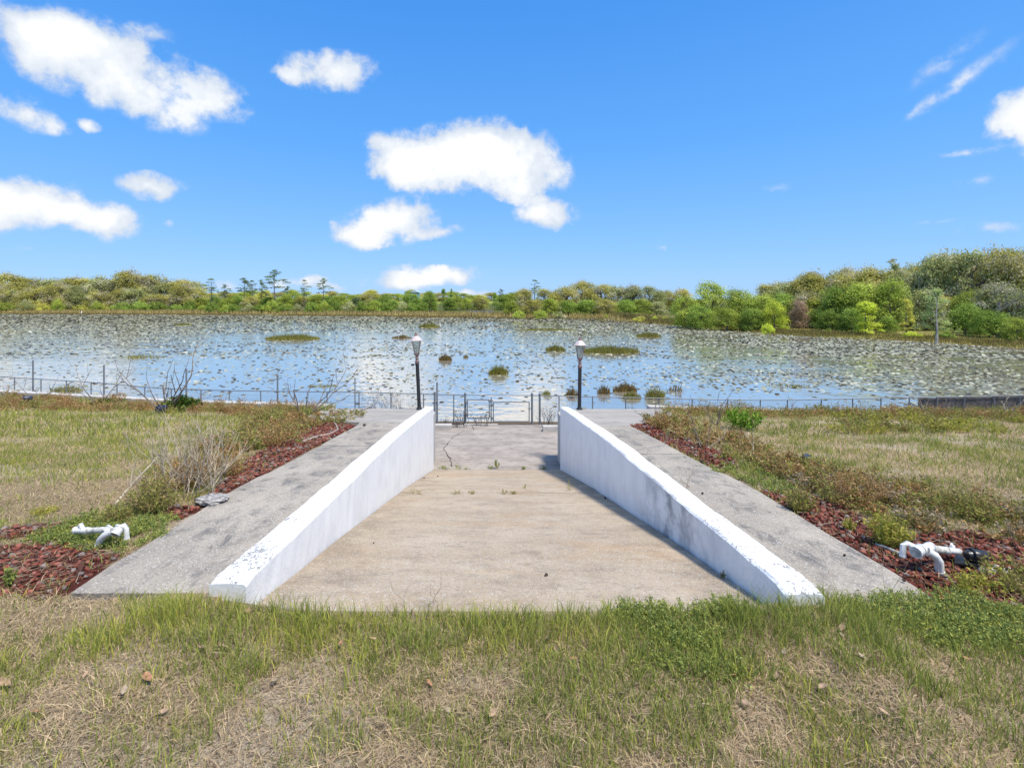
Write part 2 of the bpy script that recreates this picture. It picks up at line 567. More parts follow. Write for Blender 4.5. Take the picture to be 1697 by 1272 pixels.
# lake water
m, t = mat('still_lake_water')
p = geo_pos(t)
n1 = t.noise(scaled(t, p, (1, 1, 1)), 1.4, 3, .5)
n2 = t.noise(scaled(t, p, (.35, 1, 1)), .25, 3, .5)
h = t.math('ADD', n1, t.math('MULTIPLY', n2, 2.0))
bmp = t.new('ShaderNodeBump', {'Strength': 0.6, 'Distance': 0.05, 'Height': h})
pr = t.new('ShaderNodeBsdfPrincipled', {'Base Color': (0.46, 0.42, 0.34), 'Roughness': 0.08, 'IOR': 2.0, 'Normal': bmp.outputs[0]})
gs = t.new('ShaderNodeBsdfGlossy', {'Color': (1.0, 0.92, 0.80, 1), 'Roughness': 0.07, 'Normal': bmp.outputs[0]})
wm = t.new('ShaderNodeMixShader', {0: 0.6, 1: pr.outputs[0], 2: gs.outputs[0]})
t.new('ShaderNodeOutputMaterial', {0: wm.outputs[0]})
M['water'] = m

m, t = mat('lily_pad')
at_ = t.new('ShaderNodeAttribute', attribute_name='tint').outputs[0]
finish(t, at_, 0.45, spec=0.45)
M['pad_leaf'] = m

m, t = mat('lantern_glass')
gl = t.new('ShaderNodeBsdfGlossy', {0: (1, 1, 1, 1), 1: 0.08})
tb = t.new('ShaderNodeBsdfTransparent', {0: (0.86, 0.9, 0.88, 1)})
df = t.new('ShaderNodeBsdfTranslucent', {0: (0.85, 0.87, 0.85, 1)})
m1 = t.new('ShaderNodeMixShader', {0: 0.08, 1: tb.outputs[0], 2: df.outputs[0]})
m2 = t.new('ShaderNodeMixShader', {0: 0.14, 1: m1.outputs[0], 2: gl.outputs[0]})
t.new('ShaderNodeOutputMaterial', {0: m2.outputs[0]})
M['glass'] = m

# ------------------------------------------------------------------ profiles of the yard
SW_Y = [-30, 2.0, 3.2, 5.1, 5.83, 6.3, 10.3, 10.95, 14.0, 40]
SW_D = [1.86, 1.84, 1.84, 1.94, 2.0, 2.07, 2.48, 2.55, 2.9, 2.95]
RP_Y = [2.4, 3.0, 3.42, 3.69, 4.67, 5.28, 6.11, 8.1, 8.5, 12.85, 19.5]
RP_D = [1.79, 1.82, 1.92, 1.99, 2.20, 2.34, 2.54, 3.0, 3.09, 4.19, 4.66]
WT_Y = [2.96, 3.14, 3.55, 4.5, 6.86, 8.08, 12.85]
WT_D = [1.67, 1.67, 1.71, 1.80, 1.99, 2.09, 2.63]


def zwalk(y):
    return CH - np.interp(y, SW_Y, SW_D)


def zramp(y):
    return CH - np.interp(y, RP_Y, RP_D)


SEA = [(-60, 30), (-34, 22.5), (-16, 16.5), (-9.2, 14.85), (-4.4, 14.15), (4.3, 14.05), (8.35, 13.35), (13.4, 13.15), (30, 13.4), (60, 15)]


def ysea(x):
    return np.interp(x, [a for a, b in SEA], [b for a, b in SEA])


def wpad_out(y, s):      # outer edge of walkway, flaring into the landing pad
    return np.interp(y, [3, 10.4, 11.2, 12.0, 14.1], [2.70, 2.72, 3.6, 4.35, 4.5]) + (0.05 if s > 0 else 0)


def yard_z(X, Y):
    z = zwalk(Y) - 0.03
    un = (fbm(X * .5, Y * .5, 3) - .5) * .12 + (fbm(X * 3, Y * 3, 5, 3) - .5) * .035
    out = sstep(np.abs(X), 2.8, 3.6)
    front = sstep(Y, 3.1, 2.6)
    z = z + un * np.maximum(out, front * .7)
    z = z + sstep(Y, 3.25, 3.05) * (.065 * np.exp(-((np.abs(X - .1) - 1.75) / .35) ** 2) + .035 * sstep(np.abs(X), 2.4, 1.6) + .015)
    onwalk = (np.abs(X) < 2.70) & (Y > 3.22) & (Y < 14.1)
    onpad = (np.abs(X) < wpad_out(Y, 0) - .03) & (Y > 10.3) & (Y < 14.1)
    z = np.where(onwalk | onpad, zwalk(Y) - 0.09, z)
    tr = (X > -1.61) & (X < 1.85) & (Y > 3.02)
    z = np.where(tr, zramp(Y) - 0.10, z)
    past = Y > ysea(X)
    zs = CH - np.interp(Y, [13, 19.5, 20.4, 22, 40], [4.3, 4.78, 4.85, 5.6, 6.5])
    zs = np.where(Y > 19.6, zs - (0.0), zs)
    # shore strip follows the fence on the left
    zl = CH - np.interp(Y - np.interp(X, [-34, -24, -17.6, -13.6, -5, 20], [7.5, 5.2, 3.2, 1.6, 0.6, 0]), [13, 19.5, 20.4, 22, 40], [4.5, 4.78, 4.85, 5.6, 6.5])
    z = np.where(past, np.minimum(zs, zl) if False else zl, z)
    return z


def region(X, Y, Z):
    """which cover grows here, from the place's layout; returns photo-plan coordinates"""
    return CX + FP * X / np.maximum(Y, .3), CY + FP * (CH - Z) / np.maximum(Y, .3)


ROCKS = [[(-900, 880), (-60, 900), (60, 903), (140, 903), (200, 918), (196, 930), (150, 962), (112, 985), (60, 1000), (20, 985), (-400, 1060)],
         [(345, 822), (400, 768), (480, 715), (555, 680), (600, 690), (610, 697), (430, 792), (388, 815)],
         [(-20, 882), (60, 868), (110, 868), (120, 878), (40, 892), (-20, 897)],
         [(235, 850), (300, 838), (345, 842), (300, 862)],
         [(1044, 706), (1062, 696), (1110, 716), (1210, 756), (1225, 775), (1185, 778)],
         [(1255, 812), (1335, 815), (1440, 862), (1510, 890), (1600, 878), (1760, 915), (2400, 1180), (1900, 1120), (1690, 1016), (1545, 1000), (1420, 918)],
         [(1460, 822), (1510, 826), (1520, 845), (1470, 842)]]

# yard ground mesh
xs = np.unique(np.concatenate([np.arange(-60, -12, 1.0), np.arange(-12, -3.0, .12), np.arange(-3.0, 3.0, .1), np.arange(3.0, 12, .12), np.arange(12, 60.1, 1.0),
                               [-1.62, -1.60, 1.84, 1.86, -2.70, -2.73, 2.70, 2.73]]))
ys = np.unique(np.concatenate([np.arange(-14, 1.4, .7), np.arange(1.4, 6, .07), np.arange(6, 12, .14), np.arange(12, 24, .25), np.arange(24, 34.1, 1.0), [3.0, 3.02, 3.20, 3.22, 14.05, 14.15]]))
GX, GY = np.meshgrid(xs, ys)
GZ = yard_z(GX, GY)
pxm, pym = region(GX, GY, GZ)
sand, straw, dark, grn, red = (np.array(c) for c in ((0.56, 0.48, 0.38), (0.44, 0.34, 0.225), (0.17, 0.13, 0.09), (0.19, 0.19, 0.075), (0.11, 0.035, 0.025)))
a1 = sstep(fbm(GX * 1.1, GY * 1.6, 31), .53, .74)[..., None]
a2 = sstep(fbm(GX * 2.6, GY * 2.6, 41), .42, .66)[..., None]
a3 = sstep(fbm(GX * .6 + 4, GY * .9, 51), .42, .62)[..., None]
C = straw * (1 - a2 * .5) + grn * a2 * .5
C = C * (1 - a3 * .35) + grn * a3 * .35
C = C * (1 - a1 * .75) + sand * a1 * .75
isred = np.zeros(GX.shape, bool)
for pl_ in ROCKS:
    isred |= inpoly(pxm, pym, pl_)
isred &= (GY > 2.0) & (GY < ysea(GX))
C = np.where(isred[..., None], red, C)
C = np.where((GY > ysea(GX))[..., None], dark, C)
nx, ny = len(xs), len(ys)
ii = (np.arange(ny - 1)[:, None] * nx + np.arange(nx - 1)[None, :]).ravel()
F = np.stack([ii, ii + 1, ii + nx + 1, ii + nx], 1)
me = npmesh('ground', np.stack([GX, GY, GZ], -1).reshape(-1, 3), F, C.reshape(-1, 3), smooth=True)
link('ground', me, M['soil'], kind='structure')

# ------------------------------------------------------------------ lake and far shore
LAKE = [(-34, 27.5), (-24, 24), (0, 20.3), (21, 19.5), (44, 20), (60, 28), (62, 42), (56.6, 54.6), (52.5, 64.7), (46, 73.8), (41.5, 85), (39.5, 100), (38.5, 114), (34, 150),
        (5, 165), (-46, 185), (-110, 205), (-212, 221), (-330, 225), (-400, 180), (-380, 90), (-200, 40), (-80, 30)]


def lake_sd(X, Y):
    P_ = np.stack([X, Y], -1)
    best = np.full(X.shape, 1e9)
    n = len(LAKE)
    for i in range(n):
        a = np.array(LAKE[i]); b = np.array(LAKE[(i + 1) % n])
        d = b - a
        tt = np.clip(((P_ - a) @ d) / (d @ d), 0, 1)
        q = a + tt[..., None] * d
        best = np.minimum(best, np.hypot(X - q[..., 0], Y - q[..., 1]))
    return np.where(inpoly(X, Y, LAKE), -best, best)


def land_z(X, Y):
    sd = lake_sd(X, Y) + (fbm(X * .08, Y * .08, 77) - .5) * 7
    z = WATER + np.interp(sd, [-12, -2, 0, 3, 20, 120, 400, 2500], [-1.6, -.35, 0.0, .22, .5, 3.0, 7.5, 16])
    yard = (Y < 34) & (np.abs(X) < 60)
    return np.where(yard, WATER - 3.5, z)


xs2 = np.unique(np.concatenate([-np.geomspace(3000, 420, 14), np.arange(-420, 120, 4.0), np.geomspace(120, 3000, 20)]))
ys2 = np.unique(np.concatenate([[-400, -200, -100, -50], np.arange(-20, 260, 4.0), np.geomspace(262, 3500, 24)]))
LX, LY = np.meshgrid(xs2, ys2)
LZ = land_z(LX, LY)
SD = lake_sd(LX, LY)
gold_ = np.array([0.42, 0.34, 0.12]); wood_ = np.array([0.10, 0.115, 0.03]); rise_ = np.array([0.33, 0.35, 0.07])
w1_ = sstep(SD, 10, 26)[..., None]; w2_ = sstep(SD, 130, 190)[..., None]
LC = (gold_ * (1 - w1_) + wood_ * w1_) * (1 - w2_) + rise_ * w2_
nx, ny = len(xs2), len(ys2)
ii = (np.arange(ny - 1)[:, None] * nx + np.arange(nx - 1)[None, :]).ravel()
link('far_shore', npmesh('far_shore', np.stack([LX, LY, LZ], -1).reshape(-1, 3), np.stack([ii, ii + 1, ii + nx + 1, ii + nx], 1), LC.reshape(-1, 3), smooth=True), M['land'], kind='structure')
link('lake', npmesh('lake', [(-520, 19, WATER), (140, 19, WATER), (140, 300, WATER), (-520, 300, WATER)], [(0, 1, 2, 3)]), M['water'], kind='structure')

# ------------------------------------------------------------------ concrete


def slab(name, parent, material, ya, yb, xa, xb, zf, thick=.11, step=.35, label=None, jit=.0):
    """concrete panel between ya and yb, side edges xa(y), xb(y), following profile zf(y)"""
    n = max(2, int((yb - ya) / step) + 1)
    Y = np.linspace(ya, yb, n)
    mb = MB()
    c = .012
    rows = []
    r2 = random.Random(int(ya * 100) + int(xa(ya) * 10))
    for i, y in enumerate(Y):
        z = float(zf(y))
        e = c if i in (0, n - 1) else 0
        ja, jb = r2.uniform(-jit, jit), r2.uniform(-jit, jit)
        A, B = float(xa(y)) + ja, float(xb(y)) + jb
        rows.append([(A, y, z - thick), (A, y, z - c - e * .5), (A + c, y, z - e), (B - c, y, z - e), (B, y, z - c - e * .5), (B, y, z - thick)])
    vs = [q for r_ in rows for q in r_]
    fs = []
    for i in range(n - 1):
        for k in range(5):
            fs.append((i * 6 + k, i * 6 + k + 1, i * 6 + 7 + k, i * 6 + 6 + k))
        fs.append((i * 6 + 5, i * 6, i * 6 + 6, i * 6 + 11))
    fs.append((0, 5, 4, 3, 2, 1))
    b = (n - 1) * 6
    fs.append(tuple(b + k for k in range(6)))
    mb.add(vs, fs)
    return mb.build(name, material, parent, label=label)


lw = root('sidewalk', (0, 0, 0), None, None, kind='structure')
K = lambda v: (lambda y: v)
g = .013
slab('concrete_panel', lw, M['walk'], 3.27, 8.05 - g, K(-2.70), K(-1.706), lambda y: zwalk(y), jit=.012)
slab('concrete_panel', lw, M['walk'], 8.05 + g, 10.9 - g, lambda y: -wpad_out(min(y, 10.4), -1) - (0.25 * max(0, y - 10.4)), K(-1.706), lambda y: zwalk(y), jit=.01)
slab('landing_panel', lw, M['pad'], 10.9 + g, 14.02, lambda y: -wpad_out(y, -1), K(-1.706), lambda y: zwalk(y))
rw = root('sidewalk', (0, 0, 0), None, None, kind='structure')
slab('concrete_panel', rw, M['walk'], 3.16, 7.4 - g, K(1.926), K(2.76), lambda y: zwalk(y), jit=.012)
slab('concrete_panel', rw, M['walk'], 7.4 + g, 10.3 - g, K(1.926), K(2.77), lambda y: zwalk(y), jit=.01)
slab('landing_panel', rw, M['pad'], 10.3 + g, 13.92, K(1.926), lambda y: wpad_out(y, 1), lambda y: zwalk(y))
br = root('boat_ramp', (0, 0, 0), None, None, kind='structure')
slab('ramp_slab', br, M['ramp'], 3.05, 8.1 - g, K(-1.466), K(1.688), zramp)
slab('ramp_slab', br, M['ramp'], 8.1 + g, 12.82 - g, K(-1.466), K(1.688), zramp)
slab('ramp_slab', br, M['ramp_low'], 12.82 + g, 14.1, K(-1.70), K(1.92), zramp)
slab('ramp_slab', br, M['ramp_low'], 14.104, 19.5, K(-3.4), K(3.6), zramp)

for Y_ in (8.1, 12.82):
    mb = MB().box((-1.46, Y_ - g + .001, float(zramp(Y_)) - .09), (1.68, Y_ + g - .001, float(zramp(Y_)) - .022))
    mb.build('joint_filler', M['crack'], br)
# cracks across the lower slab
for pts in ([(735, 703.5), (770, 713), (752, 724), (742, 735), (735, 745), (746, 760), (749, 773)], [(770, 713), (785, 712), (783, 706)], [(718, 750), (736, 746)]):
    P3 = []
    for (a, b) in pts:
        best = min(np.linspace(12.7, 19.4, 400), key=lambda y: abs(CY + FP * (CH - zramp(y)) / y - b))
        P3.append(Vector(((a - CX) / FP * best, best, float(zramp(best)) + .003)))
    mb = MB()
    q = []
    for i in range(len(P3) - 1):
        for s_ in range(4):
            v_ = P3[i].lerp(P3[i + 1], s_ / 4)
            v_.x += rnd.uniform(-.03, .03)
            q.append(v_)
    q.append(P3[-1])
    for i in range(len(q) - 1):
        wd = .006 + rnd.random() * .010
        a, b = q[i], q[i + 1]
        mb.add([(a.x - wd, a.y, float(zramp(a.y)) + .003), (a.x + wd, a.y, float(zramp(a.y)) + .003), (b.x + wd, b.y, float(zramp(b.y)) + .003), (b.x - wd, b.y, float(zramp(b.y)) + .003)], [(0, 1, 2, 3)])
    mb.build('crack', M['crack'], br)


def ramp_wall(s, xi, xo, y0, material, label):
    n = 90
    Y = np.linspace(y0, 12.85, n)
    rows = []
    r2 = random.Random(5 + s)
    j = lambda a: r2.uniform(-a, a)
    for i, y in enumerate(Y):
        zt = CH - float(np.interp(y, WT_Y, WT_D)) + (float(fbm(np.array(y * 1.3), np.array(s * 3.1), 9)) - .5) * .03
        zb = float(zramp(y)) - .06
        xw = (float(fbm(np.array(y * .9), np.array(s * 7.7), 19)) - .5) * .03
        zo = float(zwalk(y)) - .12
        c = .016
        A, B = xi + xw, xo + xw * .6
        sg = 1 if xo > xi else -1
        if i == 0:
            zt -= .015
        rows.append([(A + j(.003), y, zb), (A + j(.003), y, zt - .55 * (zt - zb)), (A + j(.003), y, zt - c + j(.003)), (A + sg * c, y, zt + j(.003)),
                     ((A + B) / 2, y, zt + .004), (B - sg * c, y, zt + j(.003)), (B + j(.003), y, zt - c + j(.003)), (B, y, zo)])
    k = 8
    mb = MB()
    fs = []
    for i in range(n - 1):
        for q in range(k - 1):
            f = (i * k + q, i * k + q + 1, (i + 1) * k + q + 1, (i + 1) * k + q)
            fs.append(f if s < 0 else f[::-1])
    e = (n - 1) * k
    fs.append(tuple(range(k)) if s > 0 else tuple(range(k))[::-1])
    fs.append(tuple(e + q for q in range(k))[::-1] if s > 0 else tuple(e + q for q in range(k)))
    mb.add([q for r_ in rows for q in r_], fs)
    me = mb.mesh('ramp_wall')
    import bmesh
    bm = bmesh.new(); bm.from_mesh(me); bmesh.ops.recalc_face_normals(bm, faces=bm.faces); bm.to_mesh(me); bm.free()
    return link('ramp_wall', me, material, label=label, cat='wall')


ramp_wall(-1, -1.473, -1.70, 3.07, M['wall_l'], 'white painted ramp wall with clean inner face, left of the boat ramp')
ramp_wall(1, 1.696, 1.918, 2.96, M['wall_r'], 'white painted ramp wall with grey mildew stain on its inner face')

# seawall caps (white concrete) either side of the landing
for s, seg, lab in ((-1, [p_ for p_ in SEA if p_[0] < -4], 'white seawall along the lake edge beyond the left lawn'), (1, [p_ for p_ in SEA if p_[0] > 4], 'pale seawall along the lake edge beyond the right lawn')):
    mb = MB()
    zt = CH - 2.87
    rows = []
    for i, (x, y) in enumerate(seg):
        rows.append([(x, y - .02, zt - .3), (x, y - .02, zt), (x, y + .26, zt), (x, y + .26, zt - .12), (x, y + .2, zt - .12), (x, y + .2, zt - 2.6), (x, y - .02, zt - 2.6)])
    vs = [q for r_ in rows for q in r_]
    fs = []
    for i in range(len(seg) - 1):
        for k in range(7):
            fs.append((i * 7 + k, i * 7 + (k + 1) % 7, (i + 1) * 7 + (k + 1) % 7, (i + 1) * 7 + k))
    fs += [tuple(range(7))[::-1], tuple((len(seg) - 1) * 7 + k for k in range(7))]
    mb.add(vs, fs).build('seawall', M['sea'], label=lab, cat='wall')
# landing face under the pads
for s, x0, x1, lab in ((-1, -4.38, -1.706, 'concrete retaining wall under the left landing, below the lamp post'), (1, 1.926, 4.28, 'concrete retaining wall under the right landing, below the lamp post')):
    mb = MB()
    zt = CH - 2.9 - .115
    mb.box((x0, 13.80, zt - 2.2), (x1, 14.02 if s < 0 else 13.92, zt))
    xi = -1.706 if s < 0 else 1.926
    mb.box((min(xi, xi - s * .17), 12.86, zt - 2.0), (max(xi, xi - s * .17), 13.797, zt + .06))
    mb.build('retaining_wall', M['sea'], label=lab, cat='wall')
# white kerbs by the gates
for x0, x1, ya, lab in ((-2.75, -1.47, 18.3, 'short white kerb block at the fence left of the gates'), (1.78, 3.2, 18.0, 'short white kerb block at the fence right of the gates')):
    mb = MB()
    zt = float(zramp(ya))
    mb.box((x0, ya, zt - .05), (x1, ya + .3, zt + .16))
    mb.box((x0 + .02, ya + .02, zt + .16), (x1 - .02, ya + .28, zt + .175))
    mb.build('kerb_block', M['sea'], label=lab, cat='kerb')
mb = MB().box((-1.06, 19.3, float(zramp(19.3)) - .02), (0.2, 19.42, float(zramp(19.3)) + .03))
mb.box((-1.04, 19.31, float(zramp(19.3)) + .03), (0.18, 19.41, float(zramp(19.3)) + .036))
mb.build('threshold_strip', M['sea'], br)

# ------------------------------------------------------------------ fence, gates, tall posts
FL = [(-60, 36), (-34, 27.6), (-24.1, 24.9), (-17.6, 22.9), (-13.6, 21.3), (-10.9, 20.9), (-5.35, 20.5), (-1.0, 19.85)]
FR = [(1.5, 19.8), (3.0, 19.62), (7.42, 19.06), (10.15, 18.85), (11.7, 18.95), (20.5, 19.8), (34, 20.6), (50, 21)]
RAIL_Z = CH - 3.61
BASE_Z = CH - 4.80


def on_line(poly, px):
    u = (px - CX) / FP
    for (x0, y0), (x1, y1) in zip(poly, poly[1:]):
        f0, f1 = x0 - u * y0, x1 - u * y1
        if f0 * f1 <= 0 and f0 != f1:
            t_ = f0 / (f0 - f1)
            return Vector((x0 + (x1 - x0) * t_, y0 + (y1 - y0) * t_, 0))
    return None


def wires(mb, a, b, z0, z1, pitch=.075, r=.0017):
    """chain-link weave between two posts: two families of diagonal wires, one behind the other"""
    d = (b - a); L = math.hypot(d.x, d.y); d = Vector((d.x / L, d.y / L, 0)); nn = Vector((-d.y, d.x, 0))
    H = z1 - z0
    n = int((L + H) / pitch)
    for fam in (0, 1):
        off = nn * (.002 if fam else -.002)
        for i in range(1, n):
            s0 = i * pitch - H
            s1 = i * pitch
            q0, q1 = max(0, s0), min(L, s1)
            if q1 - q0 < .02:
                continue
            za, zb_ = z0 + (q0 - s0), z0 + (q1 - s0)
            if fam:
                za, zb_ = z1 - (q0 - s0), z1 - (q1 - s0)
            p0 = a + d * q0 + off; p1 = a + d * q1 + off
            t0 = Vector((p0.x, p0.y, za)); t1 = Vector((p1.x, p1.y, zb_))
            m_ = len(mb.v)
            dd = (t1 - t0).normalized(); u = nn; v = dd.cross(nn)
            for tt in (t0, t1):
                for k in range(3):
                    an = k * 2.094
                    mb.v.append(tuple(tt + (u * math.cos(an) + v * math.sin(an)) * r))
            for k in range(3):
                k2 = (k + 1) % 3
                mb.f.append((m_ + k, m_ + k2, m_ + 3 + k2, m_ + 3 + k))


def chain_fence(poly, pxs, extra, label, thick):
    pts = [on_line(poly, q) for q in pxs]
    pts = [q for q in pts if q is not None] + extra
    pts.sort(key=lambda q: q.x)
    rt = root('chain_link_fence', (pts[0].x, pts[0].y, BASE_Z), label, 'fence')
    rt.location = (0, 0, 0)
    for q in pts:
        big = any(abs(q.x - tq) < .05 for tq in thick)
        r_ = .042 if big else .022
        mb = MB().tube([(q.x, q.y, BASE_Z - .15), (q.x, q.y, RAIL_Z + (.06 if big else -.02))], r_, 8)
        mb.lathe([(r_ * 1.25, 0), (r_ * 1.25, .02), (r_ * .5, .05)], 8, (q.x, q.y, RAIL_Z + (.06 if big else -.02)))
        mb.build('post', M['galv'], rt, True)
    mb = MB().tube([(q.x, q.y, RAIL_Z) for q in pts], .019, 6)
    mb.build('top_rail', M['galv'], rt, True)
    mb = MB()
    for a, b in zip(pts, pts[1:]):
        wires(mb, a, b, BASE_Z + .03, RAIL_Z)
    o = mb.build('wire_mesh', M['wire'], rt)
    o['kind'] = 'stuff'
    return rt


ex = [Vector((x, np.interp(x, [a for a, b in FL], [b for a, b in FL]), 0)) for x in np.arange(-46, -24.5, 2.0)]
chain_fence(FL, [24, 68, 110, 151, 194, 240, 284, 333, 380, 432, 488, 542, 595, 648, 702, 720.5, 752, 771], ex,
            'grey chain link fence along the water left of the gates', [on_line(FL, 720.5).x, on_line(FL, 771).x])
ex = [Vector((x, np.interp(x, [a for a, b in FR], [b for a, b in FR]), 0)) for x in np.arange(21.5, 36, 1.3)]
chain_fence(FR, [881.7, 894.5, 926.5, 982, 1037, 1092, 1147, 1206, 1260, 1305, 1361, 1413, 1460, 1507, 1553, 1598, 1647, 1690], ex,
            'grey chain link fence along the water right of the gates', [on_line(FR, 881.7).x, on_line(FR, 894.5).x])


def gate(px0, px1, pyt, pyb, Y, label):
    x0, x1 = (px0 - CX) / FP * Y, (px1 - CX) / FP * Y
    zt, zb = CH - (pyt - CY) / FP * Y, CH - (pyb - CY) / FP * Y
    rt = root('gate', (x0, Y, zb), label, 'gate')
    rt.location = (0, 0, 0)
    for nm, a, b in (('side_bar', (x0, Y, zb), (x0, Y, zt)), ('side_bar', (x1, Y, zb), (x1, Y, zt)), ('top_bar', (x0, Y, zt), (x1, Y, zt)), ('bottom_bar', (x0, Y, zb), (x1, Y, zb))):
        MB().tube([a, b], .021, 8).build(nm, M['galv'], rt, True)
    for zz in (zb + .12, zt - .12):
        MB().box((x0 - .05, Y - .03, zz - .03), (x0 + .03, Y + .03, zz + .03)).tube([(x0 - .045, Y, zz - .05), (x0 - .045, Y, zz + .05)], .012, 6).build('hinge', M['galv'], rt)
    MB().box((x1 - .03, Y - .035, (zt + zb) / 2 + .1), (x1 + .05, Y + .035, (zt + zb) / 2 + .14)).tube([(x1 + .03, Y - .04, (zt + zb) / 2 + .12), (x1 - .08, Y - .04, (zt + zb) / 2 + .12)], .01, 6).build('latch', M['galv'], rt)
    mb = MB()
    wires(mb, Vector((x0, Y, 0)), Vector((x1, Y, 0)), zb, zt)
    o = mb.build('wire_mesh', M['wire'], rt)
    o['kind'] = 'stuff'


gate(774.5, 811, 662, 692, 19.8, 'narrow chain link gate leaf beside the thick left gate post')
gate(817.5, 877, 666, 698, 19.8, 'wide square chain link gate leaf at the foot of the ramp')
# overhead rail continuing over the gates and the middle post
mb = MB().tube([(-1.04, 19.88, RAIL_Z + .0), (1.5, 19.88, RAIL_Z - .015)], .019, 6)
mb.tube([(-1.04, 19.88, RAIL_Z), (-1.04, 19.84, RAIL_Z)], .024, 6).tube([(1.5, 19.88, RAIL_Z - .015), (1.5, 19.82, RAIL_Z - .015)], .024, 6)
mb.build('gate_header_rail', M['galv'], label='thin grey rail spanning above both gate leaves', cat='rail')
xm = (814 - CX) / FP * 19.8
MB().tube([(xm, 19.8, BASE_Z - .1), (xm, 19.8, CH - (660 - CY) / FP * 19.8)], .024, 8).lathe([(.03, 0), (.03, .02), (.012, .05)], 8, (xm, 19.8, CH - (660 - CY) / FP * 19.8)).build(
    'gate_post', M['galv'], None, True, label='slim grey post between the two gate leaves', cat='post')
# tall bare posts behind the left fence
for px, pyt, lab in ((51, 598, 'tall thin grey post furthest left, with a short cross arm'), (169, 606, 'tall thin grey post behind the fence near the spreading bare shrub'),
                     (306, 612, 'tall thin grey post rising through the leaning bare stems'), (458, 622, 'tall thin grey post behind the fence above the brown weeds'),
                     (587, 628, 'faint thin grey post left of the dark bare shrubs'), (723.8, 635, 'tall thin grey post beside the thick post next to the left lamp')):
    q = on_line(FL, px)
    q.y += .12
    zt = CH - (pyt - CY) / FP * q.y
    mb = MB().tube([(q.x, q.y, BASE_Z - .3), (q.x, q.y, zt)], .034 if px != 587 else .022, 8)
    mb.lathe([(.04, 0), (.04, .03), (.015, .06)], 8, (q.x, q.y, zt))
    if px == 51:
        mb.tube([(q.x, q.y, zt - .1), (q.x - .35, q.y, zt - .06)], .012, 6)
    mb.build('tall_post', M['galv'], None, True, label=lab, cat='post', group='tall posts behind the left fence')
# dark woven screen tied to the fence at the far right
mb = MB()
pts = [on_line(FR, 1523)] + [on_line(FR, q) for q in (1553, 1598, 1647, 1690)] + [Vector((24, 20.02, 0)), Vector((30, 20.35, 0))]
for a, b in zip(pts, pts[1:]):
    mb.add([(a.x, a.y + .05, BASE_Z), (b.x, b.y + .05, BASE_Z), (b.x, b.y + .05, RAIL_Z - .05), (a.x, a.y + .05, RAIL_Z - .03),
            (a.x, a.y + .056, BASE_Z), (b.x, b.y + .056, BASE_Z), (b.x, b.y + .056, RAIL_Z - .05), (a.x, a.y + .056, RAIL_Z - .03)],
           [(0, 1, 2, 3), (7, 6, 5, 4), (3, 2, 6, 7)])
mb.build('fence_screen', m_simple('dark_brown_screen_cloth', (0.10, 0.085, 0.075), .9, 0, .5, 8), label='dark brown screen cloth behind the fence at the right end', cat='screen')


# ------------------------------------------------------------------ lamp posts
def lamp(x, y, height, label, lean, arm):
    zb = float(zwalk(y))
    rt = root('lamp_post', (x, y, zb), label, 'lamp post', 'twin lamp posts on the landing')
    rt.rotation_euler = (0, lean, 0)
    ph = height - .84
    MB().lathe([(.085, 0), (.085, .02), (.06, .05), (.052, .08)], 14).build('base_plate', M['black'], rt, True)
    MB().tube([(0, 0, .02), (0, 0, ph)], .048, 14).build('pole', M['black'], rt, True)
    MB().lathe([(.05, ph), (.058, ph + .01), (.056, ph + .07), (.04, ph + .085), (.04, ph + .13), (.052, ph + .14), (.03, ph + .18), (.05, ph + .22), (.075, ph + .25), (.078, ph + .27)], 12).build('collar', M['copper'], rt, True)
    g0, g1 = ph + .27, ph + .60
    r0, r1 = .078, .135
    for k in range(4):
        a = R(45 + 90 * k)
        b = R(45 + 90 * (k + 1))
        p0, p1 = Vector((math.cos(a) * r0, math.sin(a) * r0, g0)), Vector((math.cos(a) * r1 * 1.1, math.sin(a) * r1 * 1.1, g1))
        MB().tube([p0, p0.lerp(p1, .5) + Vector((math.cos(a), math.sin(a), 0)) * -.006, p1], .0085, 6).build('frame_bar', M['copper'], rt, True)
        q0, q1 = Vector((math.cos(b) * r0, math.sin(b) * r0, g0)), Vector((math.cos(b) * r1 * 1.1, math.sin(b) * r1 * 1.1, g1))
        ins = Vector((-(p0 + q0).x, -(p0 + q0).y, 0)).normalized() * .003
        vs = [p0 + ins, q0 + ins, q1 + ins, p1 + ins]
        MB().add(vs + [v + ins for v in vs], [(0, 1, 2, 3), (7, 6, 5, 4), (0, 4, 5, 1), (1, 5, 6, 2), (2, 6, 7, 3), (3, 7, 4, 0)]).build('glass_pane', M['glass'], rt)
    MB().lathe([(.025, g0), (.025, g0 + .06), (.018, g0 + .065), (.03, g0 + .11), (.033, g0 + .16), (.02, g0 + .2), (.004, g0 + .22)], 10).build('bulb', M['pvc'], rt, True)
    mb = MB().lathe([(.165, g1), (.17, g1 + .012), (.155, g1 + .022), (.11, g1 + .075), (.065, g1 + .12), (.045, g1 + .135)], 8)
    rf = mb.build('roof', M['roofcap'], rt)
    MB().lathe([(.045, g1 + .135), (.052, g1 + .15), (.05, g1 + .165), (.02, g1 + .185), (.028, g1 + .205), (.022, g1 + .222), (.004, g1 + .24)], 10).build('finial', M['copper'], rf, True)
    if arm:
        MB().tube([(0, 0, ph - .02), (-.10, 0, ph - .025)], .012, 6).box((-.16, -.03, ph - .05), (-.09, .03, ph - .005)).build('photocell', M['black'], rt)


